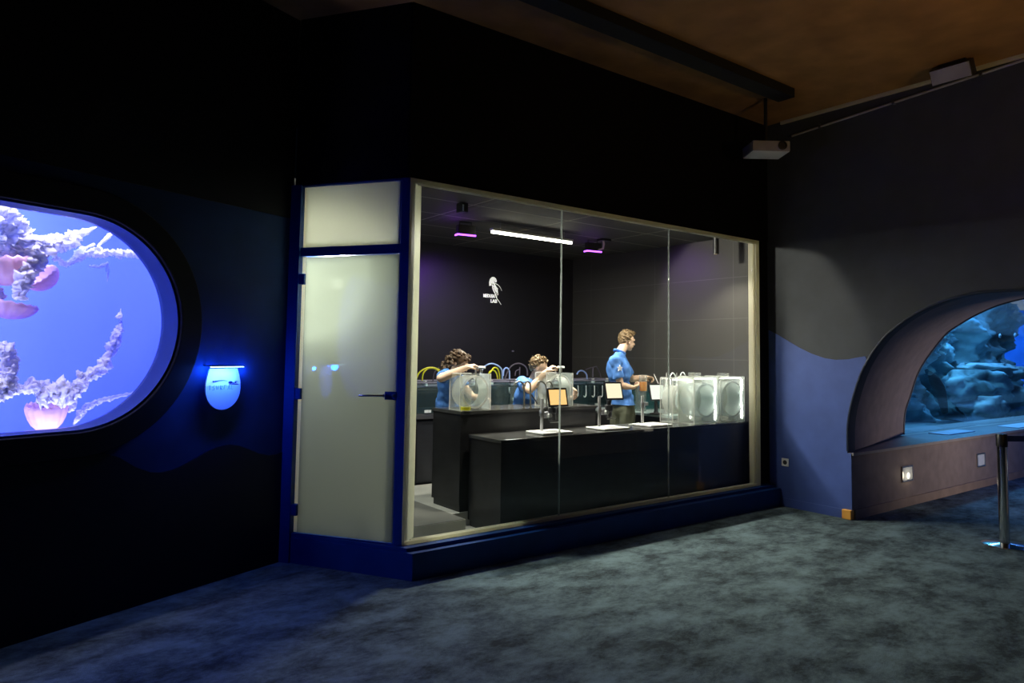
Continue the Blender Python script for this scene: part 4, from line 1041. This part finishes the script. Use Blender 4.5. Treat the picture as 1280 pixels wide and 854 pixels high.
    for S_ in 'RL':
        h_, k_, a_ = (V(J[k + S_]) for k in ('hip', 'kn', 'an'))
        Tm.caps([h_, h_.lerp(k_, .5), k_, k_.lerp(a_, .9)], [.094, .086, .074, .064], 12)
    remesh(Tm, .012, 2).build('trousers', M[trouser], t, smooth='s', xf=xf)
    for S_ in 'RL':
        a_, to = V(J['an' + S_]), V(J['to' + S_]); MB().caps([a_ - V((0, 0, .02)), to], [.046, .040], 12).build('shoe', M['shoe'], t, smooth=True, xf=xf)
    # hair
    H = MB(); s = hsc
    random.seed(int(o.x * 100))
    if longhair:
        H.ball(P(0, -.022, .040), (.088, .096, .090), 16, R)
        for i in range(420):
            a = random.uniform(0, 2 * pi); z = random.uniform(-.16, .12)
            yy = sin(a)
            if z < .075 and yy > .1: continue
            rr = .085 + .03 * random.random() + (.018 if z < 0 else 0); rr *= sqrt(max(.1, 1 - max(0, z - .03) ** 2 / .012))
            H.ball(P(cos(a) * rr, yy * rr * 1.08 - .012, z), random.uniform(.008, .017), 8)
    else:
        H.ball(P(0, -.024, .046), (.080 * s, .089 * s, .083 * s), 16, R)
        H.ball(P(0, -.058, .0), (.062 * s, .05 * s, .055 * s), 14, R)
        for i in range(260):
            a = random.uniform(0, 2 * pi); z = random.uniform(-.01, .135); rr = .083 * sqrt(max(.05, 1 - ((z - .035) / .105) ** 2))
            if z < .075 and sin(a) > .15: continue
            p_ = P(cos(a) * rr, sin(a) * rr * 1.12 - .012, z); q_ = p_ + V((random.uniform(-1, 1), random.uniform(-1, 1), random.uniform(-.4, 1))) * .016
            H.caps([p_, q_], [random.uniform(.007, .012), .004], 6)
        if collar:
            for k in range(26):
                p_ = P(random.uniform(-.035, .035), random.uniform(.055, .085), random.uniform(.095, .125)); H.caps([p_, p_ + V(hf).normalized() * random.uniform(0, .022) + V((0, 0, random.uniform(0, .02)))], [.011, .006], 6)
    hm = remesh(H, .0045, 1, .35)
    hm.build('hair', M[hair], t, smooth='s', xf=xf)
    ey = MB()
    for e in (-1, 1): ey.ball(P(e * .03, .079, .006), .009, 8)
    ey.build('eyes', M['eye'], t, smooth=True, xf=xf)
    return t
def unit(a, b): return (V(b) - V(a)).normalized()

# curly haired woman, standing and bent over the first round tank
wr = at(583, 459.5, 5.50); el = at(550.5, 473, 5.62)
J = dict(pelvis=(3.76, 6.06, 1.07), chest=(3.715, 5.95, 1.31), neck=(3.73, 5.87, 1.445), head=tuple(at(573.5, 454.5, 5.80)),
         shR=(3.57, 5.80, 1.40), elR=tuple(el), wrR=tuple(wr), hdR=unit(wr, at(594, 456, 5.47)), pnR=(.15, .1, -1), curlR=.75,
         shL=(3.79, 5.99, 1.39), elL=(3.92, 5.86, 1.18), wrL=tuple(at(611, 501, 5.60)), hdL=(-.9, -.3, .15), pnL=(0, .2, 1), curlL=.45,
         hipR=(3.71, 5.99, 1.0), knR=(3.72, 5.93, .65), anR=(3.71, 6.0, .29), toR=(3.78, 5.87, .255),
         hipL=(3.84, 6.12, 1.0), knL=(3.87, 6.08, .65), anL=(3.86, 6.15, .29), toL=(3.94, 6.02, .255), sleeve=.55)
person('person', 'woman with curly brown hair in a blue T-shirt, arm raised over a round tank', J, (.72, -.70, 0), (.45, -.70, -.42), (.2, -.2, 1), hair='hairb', trouser='jeans', longhair=True, hsc=.97)
p0 = at(594.5, 459, 5.47); p1 = at(595.5, 486, 5.455)
t = thing('pipette', 'white dropper pipette held by the woman above the first round tank', 'pipette', p1)
MB().tube([(0, 0, 0), (p0 - p1) * .25, (p0 - p1) * .5, (p0 - p1) * .97], [.002, .006, .007, .007], 10).build('barrel', M['white'], t, smooth=True)
MB().ball((p0 - p1), (.012, .012, .022), 10).build('bulb', M['white'], t, smooth=True)

# seated man at the second round tank
wr = at(683, 464.5, 5.50); el = at(662, 488, 5.58)
J = dict(pelvis=(4.66, 6.10, .84), chest=(4.70, 6.00, 1.16), neck=(4.735, 5.92, 1.325), head=tuple(at(673.5, 460.5, 5.86)),
         shR=tuple(at(652.5, 478, 5.83)), elR=tuple(el), wrR=tuple(wr), hdR=unit(wr, at(692, 457, 5.46)), pnR=(.15, .1, -1), curlR=.8,
         shL=(4.86, 6.03, 1.27), elL=(5.02, 5.88, 1.13), wrL=tuple(at(717.5, 497, 5.56)), hdL=(-.15, -.5, .8), pnL=(-1, 0, 0), curlL=.5,
         hipR=(4.60, 6.02, .80), knR=(4.98, 5.93, .80), anR=(4.94, 5.94, .32), toR=(5.06, 5.91, .27),
         hipL=(4.70, 6.18, .80), knL=(5.06, 6.20, .80), anL=(5.02, 6.18, .32), toL=(5.14, 6.18, .27), sleeve=.55)
person('person', 'seated man with short fair hair in a blue T-shirt, hand raised at a round tank', J, (.72, -.70, 0), (.62, -.66, -.25), (.1, -.1, 1), hair='hairf', trouser='jeans', seated=True)
t = thing('lab_stool', 'lab stool under the seated man', 'stool', (4.66, 6.12, ZP))
MB().lathe([(.17, .455), (.175, .465), (.175, .485), (.16, .495)], (0, 0, 0), 28).build('seat', M['black'], t, smooth=True)
MB().cyl((0, 0, .06), (0, 0, .454), .022).build('column', M['steel'], t, smooth=True)
MB().lathe([(.2, .001), (.2, .015), (.03, .055)], (0, 0, 0), 28).build('foot', M['steel'], t, smooth=True)
p0 = at(694.5, 461, 5.45); p1 = at(694.5, 474, 5.45)
t = thing('pipette', 'white dropper pipette held by the seated man over the second round tank', 'pipette', p1)
MB().tube([(0, 0, 0), (p0 - p1) * .4, (p0 - p1) * .97], [.003, .007, .007], 10).build('barrel', M['white'], t, smooth=True)
MB().ball((p0 - p1), (.012, .012, .018), 10).build('bulb', M['white'], t, smooth=True)

# standing man in profile
YS = 5.85
wrR = at(791, 484.5, 5.58); wrL = at(807, 471.5, 6.02)
J = dict(hem=at(780, 505.5, YS).z, pelvis=tuple(at(779, 508, YS)), chest=tuple(at(773, 464, YS)), neck=tuple(at(775, 440.5, YS)), head=tuple(at(783.5, 427, YS)),
         shR=tuple(at(768, 451, 5.70)), elR=tuple(at(776, 482, 5.64)), wrR=tuple(wrR), hdR=(.93, .15, .1), pnR=(0, .6, .8), curlR=.55,
         shL=tuple(at(776, 449, 6.0)), elL=tuple(at(790, 474, 6.08)), wrL=tuple(wrL), hdL=(.9, -.25, -.1), pnL=(0, -.3, -1), curlL=.8,
         hipR=(6.02, 5.77, .95), knR=(6.02, 5.77, .63), anR=(5.98, 5.76, .29), toR=(6.13, 5.74, .255),
         hipL=(6.03, 5.94, .95), knL=(6.04, 5.96, .63), anL=(6.0, 5.98, .29), toL=(6.15, 5.97, .255), sleeve=.72)
person('person', 'standing man in profile in a blue polo shirt and olive trousers', J, (.97, -.22, 0), (.95, -.22, -.12), (0, 0, 1), hair='hairf', trouser='trousers', collar=True, badge=True)
c = at(804, 489.5, 5.56); ztop = at(804, 468.5, 5.56).z
t = thing('beaker', 'clear beaker of orange liquid held by the standing man', 'beaker', (c.x, 5.56, c.z))
hh = ztop - c.z; rr = .046
MB().lathe([(rr * .95, .003), (rr, hh), (rr + .003, hh), (rr - .002, hh - .003), (rr * .92, .006)], (0, 0, 0), 28, caps=False).build('glass_wall', M['acrylic'], t, smooth=True)
MB().lathe([(rr * .9, 0), (rr * .9, .0028)], (0, 0, 0), 24).build('glass_base', M['acrylic'], t)
MB().lathe([(rr * .9, .007), (rr * .93, hh * .58)], (0, 0, 0), 28).build('liquid', M['orangewater'], t, smooth=True)
tag(MB().tube([at(817.5, 468, 5.9), at(823, 480, 5.72)], .006, 8).build('stirring_rod', M['white'], smooth=True), 'pale stirring rod in the far hand of the standing man', 'rod')
c = at(796, 472, 6.35)
t = thing('squeeze_bottle', 'small yellow tipped bottle behind the hands of the standing man', 'bottle', (c.x, 6.35, .946))
MB().lathe([(.022, 0), (.024, .26), (.012, .29)], (0, 0, 0), 16).build('bottle_body', M['dark'], t, smooth=True)
MB().lathe([(.013, .291), (.012, .33), (.004, .355)], (0, 0, 0), 12).build('cap', M['yhose'], t, smooth=True)

# ------------------------------------------------------------------ lab ceiling fittings and lamps
LZ = 2.90
la, lb = V((4.27, 6.06, LZ)), V((5.40, 6.09, LZ))
t = thing('tube_lamp', 'long bright white tube lamp hanging under the lab ceiling', 'lamp', (4.835, 6.075, LZ))
MB().box((-.57, -.03, .02), (.57, .03, .045)).build('housing', M['alu'], t)
MB().tube([(-.565, 0, 0.005), (.565, 0, 0.005)], .014, 12).build('tube', M['tube'], t, smooth=True)
for sx in (-.45, .45): MB().cyl((sx, 0, .046), (sx, 0, ZLC - LZ - .001), .006, n=8).build('hanger', M['alu'], t)
light('tube_lamp_light', 'AREA', (4.835, 6.075, LZ - .014), 62, (1, .97, .84), 1.12, .04, (4.835, 6.0, 0))
light('tube_lamp_side_light', 'AREA', (4.835, 6.045, LZ + .0), 48, (1, .97, .84), 1.12, .04, (4.835, 4.0, .75), spread=radians(110))
light('side_wall_spot', 'SPOT', (5.3, 5.15, 3.0), 105, (1, .95, .80), .05, None, (5.3 + cos(radians(-4)) * 2, 5.15 + sin(radians(-4)) * 2, 3.0 - 1.05), radians(72), .2)
# second tube lamp over the platform by the door, behind the frosted glass
t = thing('tube_lamp', 'tube lamp glowing behind the frosted door', 'lamp', (2.75, 6.9, 2.75), pi / 2)
MB().box((-.5, -.03, .02), (.5, .03, .045)).build('housing', M['alu'], t)
MB().tube([(-.49, 0, 0.005), (.49, 0, 0.005)], .014, 12).build('tube', M['tube'], t, smooth=True)
for sx in (-.4, .4): MB().cyl((sx, 0, .046), (sx, 0, ZLC - 2.75 - .001), .006, n=8).build('hanger', M['alu'], t)
c = DM @ V((.10, .42, 2.18))  # extra lamp put behind the door for the glow at its upper left
t = thing('door_fill_lamp', 'small lamp added behind the frosted door to brighten its upper left', 'lamp', c)
MB().ball((0, 0, 0), .04, 14).build('globe', M['tube'], t, smooth=True)
MB().cyl((0, 0, .04), (0, 0, ZLC - c.z - .001), .008, n=8).build('rod', M['black'], t)
light('door_fill_light', 'AREA', c - DM.to_3x3() @ V((0, .05, 0)), 38, (.95, 1, .90), .10, .10, DM @ V((.10, 0, 2.15)))
light('door_tube_light', 'AREA', (2.45, 6.1, 2.97), 34, (.95, 1, .86), .9, .05, (2.3, 5.6, 1.6), spread=radians(120))

def uvlamp(lab, c, aim):
    t = thing('uv_floodlight', lab, 'lamp', c, math.atan2(aim.y - c.y, aim.x - c.x) - pi / 2, 'violet floodlights under the lab ceiling')
    MB().box((-.10, -.045, -.045), (.10, .03, .055)).build('housing', M['black'], t, bevel=.006)
    MB().box((-.102, -.0495, -.062), (.102, -.0415, -.0455)).build('violet_strip', M['uv'], t)
    MB().box((-.112, -.0495, -.062), (-.1025, .03, -.0455)).build('violet_strip', M['uv'], t)
    MB().tube([(-.07, 0, .056), (-.07, 0, .09), (.07, 0, .09), (.07, 0, .056)], .006, 8).build('bracket', M['black'], t)
    MB().cyl((0, 0, .096), (0, 0, ZLC - c.z - .001), .01, n=10).build('hanger', M['black'], t)
u1 = V((4.086, 6.30, 2.925)); uvlamp('violet edged black floodlight left of the long tube lamp', u1 - V((0, 0, .0)), V((4.3, 7.8, 2.3)))
u2 = V((5.951, 6.30, 2.935)); uvlamp('violet edged black floodlight with pale bracket right of the tube lamp', u2, V((6.2, 7.8, 2.3)))
t = thing('lamp_bracket', 'pale bent bracket hanging in front of the right violet floodlight', 'bracket', (5.95, 6.12, 2.90))
MB().tube([(-.07, 0, -.02), (.0, 0, .0), (.015, 0, .06), (.0, 0, .118)], .012, 8).build('bracket_arm', M['cream'], t, smooth=True)
MB().box((-.05, -.05, .095), (.09, .05, .118)).build('mount', M['black'], t)
light('uv_wall_glow', 'SPOT', (4.30, 7.2, 2.75), 70, (.30, .04, 1), .05, None, (4.62, 7.8, 2.35), radians(95), 1.0)
light('uv_wall_glow', 'SPOT', (6.3, 5.85, 2.85), 13, (.34, .06, 1), .05, None, (6.97, 5.65, 2.55), radians(85), 1.0)
light('uv_ceiling_glow', 'POINT', (3.93, 6.32, 2.84), .8, (.34, .06, 1), .03)
light('uv_ceiling_glow', 'POINT', (5.95, 6.40, 2.80), .7, (.34, .06, 1), .03)
t = thing('ceiling_speaker', 'slim black speaker box under the lab ceiling near the corner post', 'speaker', (3.525, 5.5, 3.0))
MB().box((-.035, -.05, -.075), (.035, .05, .012)).build('speaker_body', M['black'], t, bevel=.006)
MB().box((-.03, -.056, -.07), (-.015, -.0505, -.01)).build('grille', M['alu'], t)
MB().cyl((0, 0, .0125), (0, 0, .0195), .02).build('mount', M['black'], t)
def cylspot(lab, px, py, Y, e, r=.032):
    c = at(px, py, Y); h = ZLC - c.z
    t = thing('spot_lamp', lab, 'lamp', (c.x, Y, c.z), 0, 'black cylinder spots under the lab ceiling')
    MB().ring([(r * cos(2 * pi * i / 24), r * sin(2 * pi * i / 24)) for i in range(24)], [((r - .004) * cos(2 * pi * i / 24), (r - .004) * sin(2 * pi * i / 24)) for i in range(24)], 0, h - .001, lambda u, v, q: (u, v, q)).build('housing', M['black'], t, smooth=True)
    MB().lathe([(r - .005, .006), (r - .005, .010)], (0, 0, 0), 20).build('lens', M['spotglow'] if e else M['dark'], t)
    if e: light('spot_lamp_light', 'SPOT', (c.x, Y, c.z - .004), e, (1, .93, .76), .03, None, (c.x + .0, Y, 0), radians(115), .7)
cylspot('black cylinder spot with warm lens left of the dark one', 895, 318, 4.95, 70)
cylspot('unlit black cylinder spot nearest the lab side wall', 931, 312, 5.1, 0)
# unseen downlights added to brighten the counter, the people and the tanks
for i, (x, y, e) in enumerate(((3.85, 4.93, 190), (4.75, 4.93, 170), (5.75, 4.93, 170), (6.35, 4.74, 700), (2.95, 5.15, 60))):
    lab = ['added unseen downlight above the first microscope', 'added unseen downlight above the cream screen microscope', 'added unseen downlight above the white column', 'added unseen downlight above the side bench', 'added unseen downlight inside the door'][i]
    t = thing('downlight', lab, 'lamp', (x, y, ZLC), 0, 'added unseen downlights in the lab ceiling')
    MB().lathe([(.045, -.001), (.045, -.006), (.036, -.008), (.036, -.001)], (0, 0, 0), 24).build('bezel', M['dark'], t)
    light('added_downlight_beam', 'SPOT', (x, y, ZLC - .012), e, (1, .95, .82), .03, None, (x + .02, y + (.80, .80, .80, .45, .60)[i], 1.0), radians((50, 50, 50, 31, 40)[i]), .5)

# logo and lettering on the rear wall
t = thing('wall_logo', 'white jellyfish logo lettered MEDUSA LAB on the black rear wall', 'sign', (5.5, YBACK - .001, 2.45))
lg = at(615, 365, YBACK); t.location = (lg.x, YBACK - .0005, lg.z)
sc_ = (at(625, 365, YBACK).x - at(605, 365, YBACK).x) / 20
def lp(px, py): return ((px - 615) * sc_, (365 - py) * sc_ * .96)
bellp = [(611.4, 358.8), (611.2, 354.5), (612.2, 351.2), (614.5, 349.2), (617, 349.1), (619.3, 350.6), (620.2, 353), (619.6, 354.6), (618.3, 354.0), (617.6, 352.6), (616.6, 352.8), (616.8, 355), (615.6, 356.5), (614.6, 355.6), (613.6, 356.2), (613.8, 358.2)]
MB().prism([lp(*p) for p in bellp], -.010, 0).build('jellyfish_bell', M['logo'], t)
arms_ = MB()
for pts, r in (([(616.5, 354), (618, 358), (621, 362), (622.4, 368)], .75), ([(615, 357), (616, 362), (618.5, 366), (620.5, 371), (624, 375), (626.5, 378)], .55),
               ([(617.5, 355.5), (621, 356.5), (624.5, 359), (627, 363)], .35), ([(615.5, 358), (616, 362), (617.5, 365.5)], .5), ([(618, 357), (620, 359.5), (622.5, 361.5)], .35), ([(617, 358), (619, 362), (622, 366)], .8), ([(617, 361), (620.3, 366), (621, 372)], .3)):
    P_ = [V((lp(*p)[0], -.005, lp(*p)[1])) for p in pts]; S_ = spline(P_, 16); arms_.tube(S_, [r * sc_ * (1 - .6 * i / 16) for i in range(17)], 6)
arms_.build('jellyfish_arms', M['logo'], t, smooth=True)
def text(name, s, px, py, h, parent, wd):
    cu = bpy.data.curves.new(name, 'FONT'); cu.body = s; cu.size = h; cu.extrude = .004; cu.offset = h * .02; cu.align_x = 'LEFT'
    o = bpy.data.objects.new('tmp_text', cu); COL.objects.link(o)
    dg = bpy.context.evaluated_depsgraph_get(); me = bpy.data.meshes.new_from_object(o.evaluated_get(dg)); bpy.data.objects.remove(o)
    xs = [v.co.x for v in me.vertices]; k = wd / (max(xs) - min(xs))
    ob = bpy.data.objects.new(name, me); COL.objects.link(ob); me.materials.clear(); me.materials.append(M['logo'])
    x, z = lp(px, py); me.transform(Matrix.Translation((x, -.006, z)) @ Matrix.Rotation(pi / 2, 4, 'X') @ Matrix.Diagonal((k, 1, 1, 1))); ob.parent = parent
text('lettering', 'MEDUSA', 604, 371.2, 4.9 * sc_, t, 14.2 * sc_)
text('lettering', 'LAB', 613, 376.4, 4.9 * sc_, t, 7.8 * sc_)
c = at(640.5, 439, YBACK)
tag(MB().ball((c.x, YBACK - .012, c.z), (.02, .011, .012), 12).build('wall_sensor', M['grime'], smooth=True), 'tiny grey sensor on the black rear wall above the tanks', 'sensor')

# ------------------------------------------------------------------ hall fittings
c = atx(955, 190, 6.35)
pm = Matrix.Translation((c.x, c.y, c.z)) @ Matrix.Rotation(-.62, 4, 'Z')
t = thing('projector', 'white projector hanging from the brown ceiling above the lab corner', 'projector', mtx=pm)
MB().box((-.19, -.20, -.045), (.19, .10, .06)).build('projector_body', M['grime'], t, bevel=.01)
MB().box((-.185, -.195, -.0475), (.185, .095, -.0455)).build('underside', M['white'], t)
MB().lathe([(.045, 0), (.045, .012), (.034, .013), (.03, .004)], (.11, -.2005, .01), 24, Matrix(((1, 0, 0), (0, 0, -1), (0, 1, 0)))).build('lens', M['black'], t, smooth=True)
MB().cyl((0, -.05, .061), (0, -.05, ZC - c.z - .001), .018).build('mount_pole', M['black'], t)
c = atz(1191, 92, 4.13); c = atx(1191, 90, 6.80)
t = thing('floodlight', 'grey faced box floodlight under the ceiling over the right wall', 'lamp', (c.x, c.y, ZC - .001))
bpy.context.view_layer.update()
R = Matrix.Rotation(radians(90), 4, 'Z') @ Matrix.Rotation(radians(-38), 4, 'X')
zc_ = c.z - ZC
MB().box((-.165, -.06, -.07), (.165, .05, .07)).build('lamp_housing', M['black'], t, xf=Matrix.Translation((0, 0, zc_)) @ Matrix.Rotation(radians(-90), 4, 'Z') @ Matrix.Rotation(radians(28), 4, 'X'), bevel=.006)
MB().box((-.158, -.066, -.063), (.158, -.0605, .063)).build('front_glass', M['grime'], t, xf=Matrix.Translation((0, 0, zc_)) @ Matrix.Rotation(radians(-90), 4, 'Z') @ Matrix.Rotation(radians(28), 4, 'X'))
MB().box((-.02, -.11, -.06), (.05, .11, -.0005)).build('bracket', M['black'], t)
a, b = atx(990, 170, XR - .03), atx(1280, 75, XR - .03); e = b + (b - a) * 1.4
t = thing('conduit_pipe', 'long thin grey pipe running along the top of the right wall', 'pipe')
MB().tube([a, b, e], .012, 10).build('pipe_run', M['grime'], t, smooth=True)
for k in (.15, .5, .85):
    q = a.lerp(b, k); MB().box((q.x - .016, q.y - .012, q.z - .016), (XR - .0005, q.y + .012, q.z + .016)).build('pipe_clip', M['dark'], t)
# stanchion
px = atz(1256, 682, 0)
t = thing('stanchion', 'steel barrier post with blue belt standing on the carpet before the tunnel', 'stanchion', (px.x, px.y, 0))
MB().lathe([(.175, .001), (.175, .008), (.16, .014), (.05, .022), (.045, .024)], (0, 0, 0), 40).build('foot_plate', M['chrome'], t, smooth=True)
MB().cyl((0, 0, .0245), (0, 0, .86), .040, n=28).build('post', M['chrome'], t, smooth=True)
MB().lathe([(.0405, .8605), (.045, .865), (.045, .965), (.040, .972), (.01, .974)], (0, 0, 0), 28).build('belt_head', M['black'], t, smooth=True)
bd = (V(atz(1300, 560, .9)) - V(atz(1256, 560, .9))); bd.z = 0; bd.normalize()
q = MB(); n_ = V((-bd.y, bd.x, 0)) * .002
for z0, z1 in ((.905, .955),):
    p, r = bd * .046, bd * 2.6
    vs = [q.bm.verts.new(v + V((0, 0, z))) for v in (p - n_, r - n_, r + n_, p + n_) for z in (z0, z1)]
    F4 = ((0, 2, 3, 1), (2, 4, 5, 3), (4, 6, 7, 5), (6, 0, 1, 7), (0, 6, 4, 2), (1, 3, 5, 7))
    for f_ in F4: q.bm.faces.new([vs[i] for i in f_])
q.build('belt', M['belt'], t)

# hall ambient: warm fill added out of view to brighten the brown ceiling
light('ceiling_fill', 'AREA', (4.4, -.6, 2.5), 9.5, (1, .66, .28), .5, .5, (5.9, 1.9, ZC), spread=radians(118))

# ------------------------------------------------------------------ world and view
w_ = bpy.data.worlds.new('world'); scene.world = w_; w_.use_nodes = True
w_.node_tree.nodes['Background'].inputs[0].default_value = (.02, .03, .06, 1); w_.node_tree.nodes['Background'].inputs[1].default_value = .02
vs = scene.view_settings; vs.view_transform = 'Standard'; vs.look = 'None'; vs.exposure = 0; vs.gamma = 1; vs.use_curve_mapping = False
scene.display_settings.display_device = 'sRGB'
cy = scene.cycles; cy.use_denoising = True; cy.max_bounces = 10; cy.transparent_max_bounces = 40; cy.sample_clamp_indirect = 4; cy.sample_clamp_direct = 0
cy.caustics_reflective = False; cy.caustics_refractive = False
